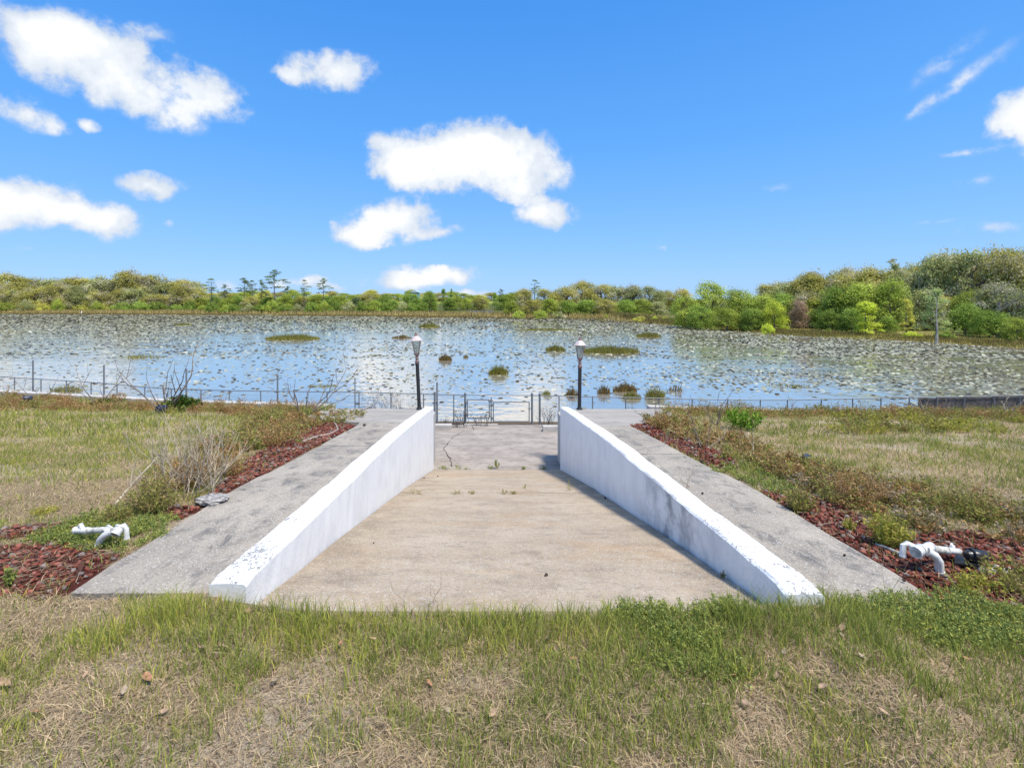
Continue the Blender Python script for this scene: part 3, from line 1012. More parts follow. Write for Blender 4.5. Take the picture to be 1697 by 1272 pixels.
lamp(-1.93, 13.55, 2.06, 'black lamp post with pink lantern and small side sensor, left of the ramp', R(-2.6), True)
lamp(2.30, 13.55, 1.94, 'upright black lamp post with faded pink lantern, right of the ramp', R(.6), False)

# ------------------------------------------------------------------ plant and leaf generators


def unit(n, r=rng):
    v = r.normal(size=(n, 3))
    return v / np.linalg.norm(v, axis=1, keepdims=True)


def leaf_quads(Cn, size, nrm, asp=.55, r=rng):
    """rhombic leaves centred at Cn, facing roughly nrm"""
    n = len(Cn)
    t1 = np.cross(nrm, unit(n, r))
    t1 /= np.linalg.norm(t1, axis=1, keepdims=True) + 1e-9
    t2 = np.cross(nrm, t1)
    s = np.reshape(size, (-1, 1)) * .5
    V = np.stack([Cn - t1 * s, Cn - t2 * s * asp, Cn + t1 * s, Cn + t2 * s * asp], 1).reshape(-1, 3)
    F_ = np.arange(n * 4).reshape(n, 4)
    return V, F_


def blades(pos, h, wd, lean, col, r=rng, seg=2):
    """upright grass blades; pos (n,3)"""
    n = len(pos)
    a = r.uniform(0, 2 * np.pi, n)
    d = np.stack([np.cos(a), np.sin(a), np.zeros(n)], 1)
    a2 = r.uniform(0, 2 * np.pi, n)
    s = np.stack([np.cos(a2), np.sin(a2), np.zeros(n)], 1) * (wd / 2)[:, None]
    up = np.array([0, 0, 1.0])
    L = (h * lean)[:, None]
    Hc = h[:, None]
    if seg == 2:
        mid = pos + up * Hc * .55 + d * L * .35
        tip = pos + up * Hc * (1 - .25 * np.minimum(lean, 1.5)[:, None]) + d * L
        V = np.stack([pos - s, pos + s, mid - s * .8, mid + s * .8, tip], 1).reshape(-1, 3)
        b = np.arange(n)[:, None] * 5
        F_ = np.concatenate([b + [0, 1, 3], b + [0, 3, 2], b + [2, 3, 4]], 1).reshape(-1, 3)
        Cc = np.repeat(col, 5, 0)
    else:
        tip = pos + up * Hc + d * L
        V = np.stack([pos - s, pos + s, tip], 1).reshape(-1, 3)
        F_ = np.arange(n * 3).reshape(n, 3)
        Cc = np.repeat(col, 3, 0)
    return V, F_, Cc


def cat(parts):
    V, F_, Cc, b = [], [], [], 0
    for v, f, c in parts:
        V.append(v); F_.append(f + b); Cc.append(c)
        b += len(v)
    return np.concatenate(V), np.concatenate(F_), np.concatenate(Cc)


def branches(mb, p, d, ln, rad, depth, r, spread=.5, up=.25, n=4, kids=(2, 3), bend=.2, tips=None):
    """recursive limbs; collects tip positions"""
    k = 3
    pts, rads = [p.copy()], [rad]
    dd = d.copy()
    for i in range(k):
        dd = (dd + Vector((r.uniform(-1, 1), r.uniform(-1, 1), r.uniform(-.4, .8))) * bend).normalized()
        pts.append(pts[-1] + dd * (ln / k))
        rads.append(rad * (1 - (.45 * (i + 1) / k)))
    mb.tube(pts, rads, n, cap=False)
    if depth == 0:
        if tips is not None:
            tips.append((pts[-1], dd))
        return
    for _ in range(r.randint(*kids)):
        q = pts[r.choice((1, 2, 3, 3))]
        nd = (dd + Vector((r.uniform(-1, 1), r.uniform(-1, 1), r.uniform(-.5, 1) * .6)) * spread * 1.6 + Vector((0, 0, up))).normalized()
        branches(mb, q, nd, ln * r.uniform(.55, .85), rad * .55, depth - 1, r, spread, up, n, kids, bend, tips)


# ------------------------------------------------------------------ trees


def crown_mesh(name, seed, lobes=46, per=330, wid=6.0, hgt=6.0, base=.18, leaf=.34, shape='dome', lob=(1.2, 2.1), irr=.25, up=.7):
    r = np.random.default_rng(seed)
    Vs, Cs = [], []
    for i in range(lobes):
        u = r.uniform(0, 2 * np.pi)
        t_ = r.uniform(0, 1)
        if shape == 'dome':
            t_ = t_ ** 1.15
            ph = np.arcsin(t_)
            rr = np.cos(ph) ** .75 * wid * r.uniform(.35, .88)
            z = hgt * 2 * (base + (1 - base) * (.07 + .76 * np.sin(ph))) * r.uniform(.9, 1.0)
        elif shape == 'cone':
            z = hgt * 2 * (base + (1 - base) * t_ * .92)
            rr = wid * (1 - t_) ** .75 * r.uniform(.4, .95)
        else:  # flat layered pine
            z = hgt * 2 * (.55 + .43 * t_)
            rr = wid * (np.sin(np.pi * (t_ * .75 + .22))) * r.uniform(.15, 1.0)
        c = np.array([np.cos(u) * rr, np.sin(u) * rr, z])
        lr = lob[0] * .6 + (lob[1] * 1.05 - lob[0] * .6) * r.random() ** 1.3
        k = int(per * (lr / lob[1]) ** 2)
        d = unit(k, r)
        d[:, 2] = np.where(d[:, 2] < -.3, -d[:, 2] * .6, d[:, 2])
        rad = lr * (1 - irr * r.random(k) ** 1.5 * 1.8)
        # ragged surface: second level of clumps
        w_ = np.sin(d[:, 0] * 5 + i) * np.sin(d[:, 1] * 5.5 + i * 2) * np.sin(d[:, 2] * 6)
        rad = rad * (1 + .28 * w_)
        q = c + d * rad[:, None] * np.array([1.1, 1.1, 1.0 if shape != 'pine' else .42])
        nn = d + r.normal(size=(k, 3)) * .5 + np.array([0, 0, up])
        nn /= np.linalg.norm(nn, axis=1, keepdims=True)
        sz = leaf * r.uniform(.6, 1.35, k)
        V, _ = leaf_quads(q, sz, nn, .6, r)
        Vs.append(V)
        tc_ = np.empty((k, 3))
        tc_[:, 0] = np.clip(r.uniform(0, 1) * .75 + r.random(k) * .25, 0, 1)
        tc_[:, 1] = np.clip(r.uniform(.0, 1) * .7 + r.random(k) * .3, 0, 1)
        tc_[:, 2] = np.clip(r.uniform(0, 1) * .8 + r.random(k) * .2, 0, 1)
        Cs.append(np.repeat(tc_, 4, 0))
    V = np.concatenate(Vs)
    return npmesh(name, V, np.arange(len(V)).reshape(-1, 4), np.concatenate(Cs))


def trunk_mesh(name, seed, h, rad, lean=.1, depth=3, ln=.5, spread=.6, first=.35):
    r = random.Random(seed)
    mb = MB()
    pts, rads = [], []
    for i in range(7):
        f = i / 6
        pts.append(Vector((math.sin(f * 2 + seed) * lean * h * .3 * f, math.cos(f * 1.7 + seed) * lean * h * .3 * f, f * h)))
        rads.append(rad * (1.25 - f) if i else rad * 1.5)
    mb.tube(pts, [max(.03, q) for q in rads], 8)
    for i in range(9):
        f = first + (1 - first) * i / 9
        q = pts[min(6, int(f * 6))].lerp(pts[min(6, int(f * 6) + 1)], f * 6 - int(f * 6))
        a = r.uniform(0, 6.28)
        branches(mb, q, Vector((math.cos(a), math.sin(a), .55)).normalized(), h * ln * (1.1 - f * .6), rad * .32, depth - 1, r, spread, .2, 5)
    return mb.mesh(name)


CROWN = {
    'oak': [crown_mesh('crown', 1, 84, 290, 6.2, 4.6, .0, .34), crown_mesh('crown', 2, 80, 300, 6.5, 4.4, .0, .34), crown_mesh('crown', 3, 88, 280, 6.0, 4.8, .0, .35)],
    'round': [crown_mesh('crown', 4, 72, 300, 4.4, 4.4, .0, .30, lob=(1.0, 1.9)), crown_mesh('crown', 5, 78, 280, 4.6, 4.3, .0, .30, lob=(.9, 1.8), irr=.3), crown_mesh('crown', 21, 80, 270, 4.4, 4.5, .0, .30, lob=(.9, 1.8), irr=.34)],
    'cone': [crown_mesh('crown', 6, 60, 240, 3.3, 4.8, .06, .26, 'cone', (.6, 1.25), .35), crown_mesh('crown', 8, 70, 150, 3.4, 5.0, .1, .24, 'cone', (.5, 1.0), .4)],
    'pine': [crown_mesh('crown', 9, 26, 150, 3.6, 7.0, .5, .36, 'pine', (.8, 1.5), .3), crown_mesh('crown', 10, 20, 150, 3.2, 7.0, .5, .36, 'pine', (.7, 1.4), .3), crown_mesh('crown', 12, 30, 130, 4.4, 7.0, .5, .36, 'pine', (.7, 1.3), .3)],
    'shrub': [crown_mesh('crown', 14, 34, 220, 3.2, 1.6, .0, .28, lob=(.6, 1.1)), crown_mesh('crown', 15, 36, 200, 3.6, 1.5, .0, .28, lob=(.6, 1.1))],
}
CH_ = {'oak': (8.8, 14.0), 'round': (8.4, 10.6), 'cone': (9.6, 7.6), 'pine': (14.0, 8.6), 'shrub': (3.4, 9.0)}
TRUNK = {
    'oak': [trunk_mesh('trunk', 3, 6.2, .42, .3, 3, .45, .7, .25), trunk_mesh('trunk', 4, 6.0, .5, .2, 3, .45, .7, .25)],
    'round': [trunk_mesh('trunk', 5, 6.5, .25, .1, 3, .38, .5, .2)],
    'cone': [trunk_mesh('trunk', 6, 8.2, .2, .05, 2, .28, .5, .15)],
    'pine': [trunk_mesh('trunk', 7, 12.6, .24, .06, 2, .2, .6, .55), trunk_mesh('trunk', 8, 12.6, .22, .05, 2, .2, .6, .6)],
    'shrub': [trunk_mesh('trunk', 9, 1.6, .08, .2, 2, .6, .7, .1)],
}
for L_ in list(CROWN.values()) + list(TRUNK.values()):
    for me in L_:
        me.materials.append(None)
tcount = [0]
ORD = ['first', 'second', 'third', 'fourth', 'fifth', 'sixth', 'seventh', 'eighth', 'ninth', 'tenth', 'eleventh', 'twelfth', 'thirteenth', 'fourteenth', 'fifteenth', 'sixteenth', 'seventeenth', 'eighteenth',
       'nineteenth', 'twentieth', 'twenty-first', 'twenty-second', 'twenty-third', 'twenty-fourth', 'twenty-fifth', 'twenty-sixth', 'twenty-seventh', 'twenty-eighth']
gseen = {}


def tree(px, Y, pyt, wpx, shape, leafm, label, group=None, bark='bark', var=None, zoff=-.1, name=None, catn='tree'):
    """tree whose top stands at photo height pyt and whose crown is wpx wide, at distance Y"""
    x = (px - CX) / FP * Y
    zb = float(land_z(np.array([x]), np.array([Y]))[0]) + zoff
    zb = max(zb, WATER - .1)
    zt = CH - (pyt - CY) / FP * Y
    H, Wd = CH_[shape]
    sz = (zt - zb) / H
    sx = wpx / FP * Y / Wd
    i = tcount[0] if var is None else var
    tcount[0] += 1
    if group and len(gseen.get(group, [])) >= 0:
        gseen.setdefault(group, []).append((px, None))
    nm = name or {'oak': 'oak_tree', 'round': 'leafy_tree', 'cone': 'conical_tree', 'pine': 'pine_tree', 'shrub': 'shrub'}[shape]
    rt = root(nm, (x, Y, zb), label, catn, group, rz=rnd.uniform(0, 6.28))
    if group:
        gseen[group][-1] = (px, rt)
    for nm2, pool, mt in (('trunk', TRUNK[shape], M[bark]), ('crown', CROWN[shape], M[leafm])):
        o = bpy.data.objects.new(nm2, pool[i % len(pool)])
        COL.objects.link(o)
        o.parent = rt
        o.scale = (sx, sx, sz)
        if nm2 == 'trunk':
            k_ = min(sx, sz)
            o.scale = (k_, k_, sz)
        o.material_slots[0].link = 'OBJECT'
        o.material_slots[0].material = mt
    return rt


# --- far left wood: grey-green oaks massed behind the marsh edge
G1 = 'oaks massed in the wood on the far left shore'
prof = [(-60, 455), (-20, 452), (15, 452), (50, 455), (85, 454), (118, 459), (150, 457), (180, 449), (212, 447), (243, 450), (270, 456), (298, 463), (322, 474)]
for i, (px, pyt) in enumerate(prof):
    tree(px + rnd.uniform(-6, 6), 262 + rnd.uniform(-12, 14), pyt, rnd.uniform(80, 104), 'oak', ['oak', 'oak_dark', 'oak'][i % 3], 'olive oak in the rounded far left wood', G1)
for i, px in enumerate(range(-40, 330, 34)):
    tree(px + rnd.uniform(-8, 8), 240 + rnd.uniform(-5, 5), 475 + rnd.uniform(-9, 8), rnd.uniform(54, 74), 'oak', ['oak', 'oak', 'oak_dark'][i % 3], 'lower olive oak fronting the far left wood', 'front rank oaks of the far left wood')
for px, wd, mt, pyt in ((12, 44, 'bright', 498), (42, 36, 'oak_dark', 494), (72, 30, 'gold', 500), (95, 30, 'bright', 493), (133, 34, 'gold', 503), (160, 30, 'bright', 496), (200, 46, 'green', 498), (232, 50, 'green', 497), (262, 44, 'green', 496), (292, 40, 'green', 503), (315, 30, 'green', 494), (335, 32, 'bright', 504), (352, 34, 'green', 498)):
    tree(px, 226, pyt, wd, 'shrub', mt, {'green': 'dark green shrub below the far left wood', 'gold': 'yellow green shrub at the foot of the far left wood', 'bright': 'fresh green shrub at the foot of the far left wood', 'oak_dark': 'grey green shrub at the foot of the far left wood'}[mt], 'shrubs along the foot of the far left wood')
# --- pines
for px, pyt, wd, Y, lab in ((350, 461, 36, 236, 'broad dark pine directly right of the far left wood'), (372, 471, 24, 238, 'short slim pine in the gap right of the broad pine'), (405, 460, 34, 238, 'flat topped pine with two visible trunks left of the tallest pine'),
                            (418, 464, 24, 236, 'smaller pine touching the flat topped pine'), (455, 447, 46, 232, 'tallest pine on the far shore with open airy crown'), (434, 463, 22, 236, 'small pine leaning against the tallest pine'),
                            (504, 463, 26, 230, 'narrow dark pine right of the tallest pine'), (536, 461, 30, 228, 'dense dark pine furthest right of the pine row'), (476, 474, 20, 238, 'low pine between the tallest and the narrow pine'),
                            (886, 463, 32, 215, 'lone pine above the oaks right of the centre gap'), (830, 479, 22, 225, 'small pine at the left end of the right centre wood')):
    tree(px, Y, pyt, wd, 'pine', 'pine', lab, 'pines on the far shore')
for px, pyt, wd, Y in ((735, 476, 16, 260), (748, 479, 14, 262), (820, 482, 14, 240), (858, 484, 14, 235)):
    tree(px, Y, pyt, wd, 'cone', 'green', 'slim dark tree poking above the middle far shore', 'slim trees in the middle of the far shore', name='slim_tree')
# --- middle far shore
for i, px in enumerate(range(335, 880, 19)):
    far = 560 <= px <= 830
    top = 488 if 330 < px < 600 else 485
    Y = 222 - (px - 335) * .04 + rnd.uniform(0, 14)
    if i % 2 == 0 or not far:
        tree(px + rnd.uniform(-5, 5), Y + 14, top + rnd.uniform(-5, 5), rnd.uniform(34, 50), 'round', ['bright', 'green', 'bright', 'green', 'oak'][i % 5], 'leafy tree in the mixed belt along the middle far shore', 'mixed trees along the middle of the far shore')
for i, px in enumerate(range(350, 700, 21)):
    tree(px + rnd.uniform(-5, 5), 208 - (px - 350) * .03, 500 + rnd.uniform(-6, 3), rnd.uniform(32, 48), 'shrub', ['green', 'bright', 'green', 'oak_dark'][i % 4], 'low shrub lining the middle far shore', 'low shrubs along the middle of the far shore')
for px, pyt, wd, mt, Y in ((690, 492, 30, 'green', 208), (712, 481, 34, 'green', 215), (700, 500, 30, 'green', 200), (652, 494, 34, 'green', 208), (590, 491, 26, 'pine', 205), (620, 496, 34, 'green', 203), (745, 490, 30, 'green', 225), (775, 493, 30, 'bright', 232), (800, 492, 26, 'green', 235)):
    tree(px, Y, pyt, wd, 'round', mt, 'rounded dark green tree on the middle shore', 'rounded dark trees on the middle shore')
for i, px in enumerate(range(330, 860, 22)):
    tree(px, 420 + rnd.uniform(-30, 60), 483 + rnd.uniform(-4, 3) + (2 if px > 780 else 0), rnd.uniform(38, 56), 'oak', ['bright', 'gold', 'oak', 'bright'][i % 4], 'sunlit yellow green tree on the distant middle rise', 'sunlit trees on the distant rise')
# --- right centre wood
for px, pyt, wd, mt in ((868, 480, 40, 'oak'), (905, 477, 50, 'oak'), (935, 470, 54, 'oak'), (965, 467, 52, 'oak'), (995, 469, 50, 'oak'), (1022, 468, 52, 'oak_dark'), (1050, 474, 44, 'oak_dark'), (1078, 472, 44, 'oak_dark'), (1102, 477, 40, 'oak'), (1130, 480, 40, 'oak')):
    tree(px, 195 + rnd.uniform(-6, 8), pyt - 2, wd * 1.35, 'oak', mt, 'olive oak in the wood right of the lone pine', 'oaks of the right centre wood')
for px, pyt, wd, mt in ((848, 497, 30, 'bright'), (880, 493, 34, 'oak'), (912, 494, 36, 'bright'), (942, 496, 38, 'green'), (972, 493, 38, 'green'), (1003, 495, 40, 'oak'), (1035, 494, 40, 'green'), (1062, 492, 36, 'bright'), (1088, 499, 36, 'oak_dark')):
    tree(px, 168 + rnd.uniform(-4, 4), pyt, wd * 1.3, 'round', mt, 'shorter tree in front of the right centre wood', 'shorter trees before the right centre wood')
for px, pyt, wd, mt in ((1005, 519, 10, 'lime'), (895, 512, 40, 'bright'), (925, 514, 34, 'oak_dark'), (860, 513, 34, 'bright'), (1060, 522, 34, 'gold'), (1085, 523, 26, 'lime'), (1100, 524, 26, 'lime')):
    tree(px, 150 if px < 1040 else 125, pyt, wd, 'shrub', mt, 'small bright shrub on the golden shore grass', 'small shrubs on the golden shore grass')
# --- bright green grove, nearer, right
for px, pyt, wd, mt, Y, sh, lab in ((1135, 484, 62, 'bright', 97, 'round', 'fresh green tree at the left end of the bright grove'),
                                    (1180, 465, 80, 'bright', 99, 'round', 'tallest tree of the bright green grove with pointed top'),
                                    (1225, 474, 74, 'bright', 95, 'round', 'rounded bright tree in the middle of the grove'),
                                    (1262, 481, 70, 'bright', 90, 'round', 'broad bright tree at the right of the grove'),
                                    (1160, 505, 56, 'green', 92, 'round', 'darker green tree low at the front of the bright grove'),
                                    (1205, 507, 60, 'bright', 88, 'round', 'low spreading tree at the water edge of the grove'),
                                    (1245, 506, 56, 'green', 86, 'round', 'dark shaded tree at the water edge right of the low spreading one'),
                                    (1283, 498, 52, 'lime', 84, 'round', 'yellow green tree at the right tip of the grove'),
                                    (1272, 534, 34, 'lime', 79, 'shrub', 'small lime shrub at the water below the grove')):
    tree(px, Y, pyt, wd, sh, mt, lab)
# --- right wood, rising to the right
for px, pyt, wd, mt, Y, sh, lab in ((1300, 458, 100, 'oak', 118, 'oak', 'pale olive oak behind the bright grove'),
                                    (1345, 450, 104, 'oak', 112, 'oak', 'pale olive oak right of the grove with flat top'),
                                    (1395, 447, 105, 'oak', 105, 'oak', 'olive oak rising behind the dark leafy tree'),
                                    (1325, 492, 38, 'brownleaf', 88, 'round', 'brown leafless looking tree in the gap right of the grove'),
                                    (1440, 442, 110, 'oak', 98, 'oak', 'tall olive oak behind the big leafy tree'),
                                    (1482, 428, 40, 'oak_dark', 96, 'pine', 'wispy grey tree top standing above the right wood'),
                                    (1500, 438, 104, 'oak_dark', 92, 'oak', 'grey green oak in the middle of the right wood'),
                                    (1555, 420, 118, 'oak_dark', 88, 'oak', 'high grey green oak at the shoulder of the right wood'),
                                    (1612, 404, 130, 'oak_dark', 84, 'oak', 'highest grey green oak near the right edge'),
                                    (1680, 396, 130, 'oak', 80, 'oak', 'towering olive oak at the right edge'),
                                    (1745, 392, 140, 'oak_dark', 80, 'oak', 'towering oak just beyond the right edge'),
                                    (1385, 470, 80, 'green', 86, 'round', 'big dark leafy tree right of the brown tree'),
                                    (1425, 458, 92, 'bright', 84, 'round', 'big bright leafy tree with layered boughs'),
                                    (1475, 462, 80, 'bright', 82, 'round', 'bright leafy tree right of the layered one'),
                                    (1375, 512, 60, 'green', 79, 'round', 'dark low tree overhanging the water'),
                                    (1412, 505, 54, 'green', 77, 'round', 'dark green tree behind the lime cone tree'),
                                    (1435, 496, 62, 'lime', 73, 'cone', 'lime yellow conical tree by the water'),
                                    (1502, 497, 42, 'gold', 72, 'cone', 'pale yellow green slender tree with red tips'),
                                    (1470, 520, 40, 'green', 76, 'round', 'dark tree between lime and slender trees'),
                                    (1552, 480, 70, 'feather', 68, 'cone', 'feathery pale green cypress with white trunk'),
                                    (1600, 498, 66, 'green', 70, 'round', 'mid green tree right of the white trunked cypress'),
                                    (1535, 470, 70, 'oak_dark', 80, 'round', 'grey green tree behind the cypress'),
                                    (1650, 468, 110, 'oak_dark', 72, 'oak', 'spreading grey oak with bare limbs near right edge'),
                                    (1640, 510, 80, 'green', 66, 'round', 'deep green tree under the spreading grey oak'),
                                    (1710, 470, 120, 'oak_dark', 68, 'oak', 'grey oak cut by the right edge of view'),
                                    (1685, 526, 56, 'bright', 60, 'round', 'bright green young tree in the right corner by the water'),
                                    (1740, 500, 90, 'green', 60, 'round', 'green tree just past the right edge'),
                                    (1510, 548, 40, 'lime', 68, 'shrub', 'low lime shrub under the slender tree'),
                                    (1565, 545, 40, 'green', 65, 'shrub', 'low green shrub at the foot of the white trunk')):
    tree(px, Y, pyt, wd, sh, mt, lab, bark='bark')
PR = [(1240, 478), (1280, 462), (1330, 453), (1400, 446), (1500, 434), (1560, 419), (1620, 405), (1700, 397), (1800, 392)]
for i, px in enumerate(range(1272, 1790, 27)):
    tree(px + rnd.uniform(-5, 5), 116 - (px - 1272) * .055 + rnd.uniform(-3, 3), float(np.interp(px, [a_ for a_, _ in PR], [b_ for _, b_ in PR])) + rnd.uniform(-3, 9), rnd.uniform(84, 112), 'oak',
         ['oak', 'oak_dark', 'oak'][i % 3], 'olive oak in the closed canopy of the right wood', 'oaks closing the canopy of the right wood')
for i, px in enumerate(range(1300, 1790, 30)):
    tree(px + rnd.uniform(-5, 5), 94 - (px - 1300) * .045 + rnd.uniform(-2, 2), 484 + rnd.uniform(-8, 8) + (1500 - px) * .02, rnd.uniform(62, 84), 'round',
         ['green', 'oak', 'bright', 'oak_dark'][i % 4], 'leafy tree in the understorey of the right wood', 'understorey trees of the right wood')
# trees of a row that look alike are told apart by their place in the row
for grp, lst in gseen.items():
    labs = [o['label'] for _, o in lst]
    for lab in set(labs):
        same = sorted([(p_, o) for p_, o in lst if o['label'] == lab], key=lambda e: e[0])
        if len(same) > 1:
            for i_, (p_, o) in enumerate(same):
                o['label'] = ORD[i_] + ' from left: ' + lab
# white dead trunk in front of the cypress
q = at_drop(1552, 568, 4.85)
mb = MB()
r2 = random.Random(3)
mb.tube([q, q + Vector((.1, 0, 1.6)), q + Vector((-.05, 0, 3.2)), q + Vector((.15, 0, 4.9))], [.17, .08, .06, .025], 9)
for k in range(8):
    zz = 2 + k * .4
    branches(mb, q + Vector((0, 0, zz)), Vector((r2.uniform(-1, 1), r2.uniform(-.6, .3), .5)).normalized(), .8, .025, 2, r2, .6, .1, 4)
mb.build('dead_tree', m_simple('bleached_bark', (0.30, 0.275, 0.235), .9, 0, .3, 3), label='bleached white tree trunk standing at the water before the cypress', cat='tree')
# bare limbs in the grey oak at right
q = at_depth(1655, 500, 66)
q.z = WATER + .3
mb = MB()
r2 = random.Random(9)
mb.tube([q, q + Vector((-.3, 0, 2.4)), q + Vector((-.2, -.3, 4.6))], [.3, .22, .15], 8)
for k in range(9):
    branches(mb, q + Vector((-.2, -.3, 3.0 + k * .18)), Vector((r2.uniform(-1, 1), r2.uniform(-.7, -.1), .35)).normalized(), 1.9, .045, 3, r2, .5, .05, 4)
mb.build('bare_tree', m_simple('pale_grey_bark', (0.25, 0.225, 0.19), .9, 0, .25, 3), label='bare pale limbed tree within the grey oaks at the right', cat='tree')

# a teal house glimpsed over the trees
hr = root('distant_house', (0, 0, 0), 'tiny pale teal house showing above the middle tree line', 'house')
hx, hy = (687 - CX) / FP * 300, 300
MB().box((hx - 2.2, hy, 2), (hx + 2.2, hy + 6, 7.4)).build('wall', m_simple('teal_siding', (0.22, 0.42, 0.44), .8, 0, .1, 2), hr)
MB().add([(hx - 2.6, hy - .4, 7.4), (hx + 2.6, hy - .4, 7.4), (hx + 2.6, hy + 6.4, 7.4), (hx - 2.6, hy + 6.4, 7.4), (hx, hy - .4, 9.0), (hx, hy + 6.4, 9.0)],
         [(0, 1, 4), (2, 3, 5), (0, 4, 5, 3), (1, 2, 5, 4), (0, 3, 2, 1)]).build('roof', m_simple('pale_roof', (0.5, 0.58, 0.6), .7, 0, .1, 2), hr)
MB().box((hx - .6, hy - .05, 5.2), (hx + .6, hy - .004, 6.6)).build('window', m_simple('dark_glass', (0.05, 0.08, 0.09), .2, 0, .1, 2), hr)
# low grey bank wall on the far shore
wx0, wx1 = (775 - CX) / FP * 190, (818 - CX) / FP * 190
mb = MB()
mb.box((wx0, 190, WATER), (wx1, 190.5, WATER + 1.5)).box((wx0 - .1, 189.9, WATER + 1.5), (wx1 + .1, 190.6, WATER + 1.65))
mb.build('bank_wall', m_simple('grey_block', (0.33, 0.33, 0.33), .9, 0, .2, 1), label='low grey wall on the far bank in the golden grass', cat='wall')


# ------------------------------------------------------------------ marsh grass, reeds
def reed_col(n, r, kind):
    a = {'gold': ((0.56, 0.44, 0.19), (0.40, 0.31, 0.11)), 'green': ((0.20, 0.22, 0.04), (0.34, 0.29, 0.09)), 'brown': ((0.27, 0.19, 0.08), (0.18, 0.14, 0.05))}[kind]
    f = r.random((n, 1))
    return (np.array(a[0]) * f + np.array(a[1]) * (1 - f)) * r.uniform(.7, 1.2, (n, 1))


def shore_band(name, lo, hi, n, h0, kind, seed, xr=(-330, 90)):
    r = np.random.default_rng(seed)
    X = r.uniform(*xr, n * 5)
    Y = r.uniform(40, 245, n * 5)
    sd = lake_sd(X, Y) + (fbm(X * .08, Y * .08, 77) - .5) * 7
    k = (sd > lo) & (sd < hi) & (Y > 40) & (fbm(X * .06, Y * .2, seed) > .36)
    k &= (Y > 130) | (r.random(len(X)) < 2)
    X, Y = X[k][:n], Y[k][:n]
    Z = np.maximum(land_z(X, Y), WATER - .05)
    sc = Y / 200
    near_ = .32 + .68 * sstep(Y, 90, 170)
    return blades(np.stack([X, Y, Z], 1), h0 * near_ * r.uniform(.4, 1.2, len(X)), (.42 * sc * near_ + .03), r.uniform(0, .35, len(X)), reed_col(len(X), r, kind), r, 1)


V, F_, Cc = cat([shore_band('a', -3, 14, 42000, 1.5, 'gold', 1), shore_band('b', -13, 1, 36000, .6, 'brown', 2), shore_band('c', -7, 3, 16000, .6, 'green', 3),
                 shore_band('d', -1, 5, 26000, 1.6, 'brown', 4, (36, 75)), shore_band('e', -1, 7, 26000, 1.5, 'green', 5, (36, 75)), shore_band('f', 1, 9, 14000, 1.4, 'gold', 6, (36, 75))])
link('marsh_grass', npmesh('marsh_grass', V, F_, Cc), M['tint'], label='golden brown marsh grass fringing the far shore', kind='stuff')


def reeds(px, py, wpx, hpx, n, kind, label, nm='reed_clump', group=None, arch=.3):
    q = at_drop(px, py, 4.95)
    W_, H_ = wpx / FP * q.y, hpx / FP * q.y
    r = np.random.default_rng(int(px * 7 + py))
    dp = max(.5, min(W_ * .5, 4))
    u = r.uniform(-1, 1, n); v = r.uniform(-1, 1, n)
    k = u * u + v * v < 1
    u, v = u[k], v[k]
    hh = H_ * (1 - .55 * (u * u + v * v)) * r.uniform(.55, 1.1, len(u)) * (.7 + .6 * fbm(u * 3 + px, v * 2, 4))
    P_ = np.stack([u * W_ / 2, v * dp / 2, np.full(len(u), -.05)], 1)
    V, F_, Cc = blades(P_, hh, np.full(len(u), .012 + q.y * .0006), r.uniform(0, arch, len(u)) + .25 * np.abs(u), reed_col(len(u), r, kind), r)
    rt = link(nm, npmesh(nm, V, F_, Cc), M['tint'], label=label, cat='reeds', group=group)
    rt.location = (q.x, q.y, WATER)


reeds(826, 620, 32, 20, 700, 'green', 'rounded olive reed clump in open water between the lamps')
reeds(738, 597, 22, 15, 500, 'brown', 'small round brown reed clump right of the left lamp')
reeds(772, 592, 9, 6, 120, 'brown', 'tiny sparse brown tuft beside the small round clump')
reeds(1010, 584, 100, 16, 2600, 'green', 'long green reed bed right of the right lamp')
reeds(921, 581, 34, 13, 700, 'green', 'short green reed bed left of the right lamp')
reeds(1075, 558, 42, 11, 900, 'green', 'oval green reed bed before the bright grove')
reeds(485, 562, 88, 12, 2400, 'green', 'long low reed bed in the water below the tallest pine')
reeds(666, 560, 34, 7, 500, 'brown', 'thin flat reed bed left of the left lamp top')
reeds(711, 542, 36, 9, 800, 'green', 'small reed island above the left lamp')
reeds(303, 539, 30, 6, 500, 'green', 'little reed island in the far left water')
reeds(905, 547, 100, 5, 1200, 'green', 'flat green weed mat beyond the right lamp')
reeds(1000, 652, 20, 22, 260, 'brown', 'ragged brown tuft left of the near reed group')
reeds(1036, 648, 40, 20, 700, 'brown', 'arching brown reeds at the back of the near group')
reeds(1047, 660, 32, 16, 500, 'green', 'arching yellow green reeds in front of the brown ones')
reeds(1086, 660, 34, 28, 420, 'green', 'airy green water plant at the right of the near group', arch=.6)
reeds(949, 655, 22, 20, 200, 'brown', 'thin reed tuft behind the right lamp pole')
reeds(906, 654, 15, 12, 160, 'green', 'small green tuft above the right gate post')
reeds(237, 592, 76, 7, 330, 'green', 'sparse emergent plants in the left open water', arch=.6)
reeds(110, 648, 50, 16, 420, 'green', 'leafy green water plants behind the left seawall', arch=.7)
reeds(535, 640, 60, 5, 400, 'green', 'flat green weed patch beyond the bare shrub')
reeds(1310, 640, 90, 6, 360, 'green', 'thin line of water weeds before the right fence', arch=.6)
reeds(1120, 648, 30, 18, 90, 'brown', 'few bare emergent stems right of the airy plant', arch=.5)

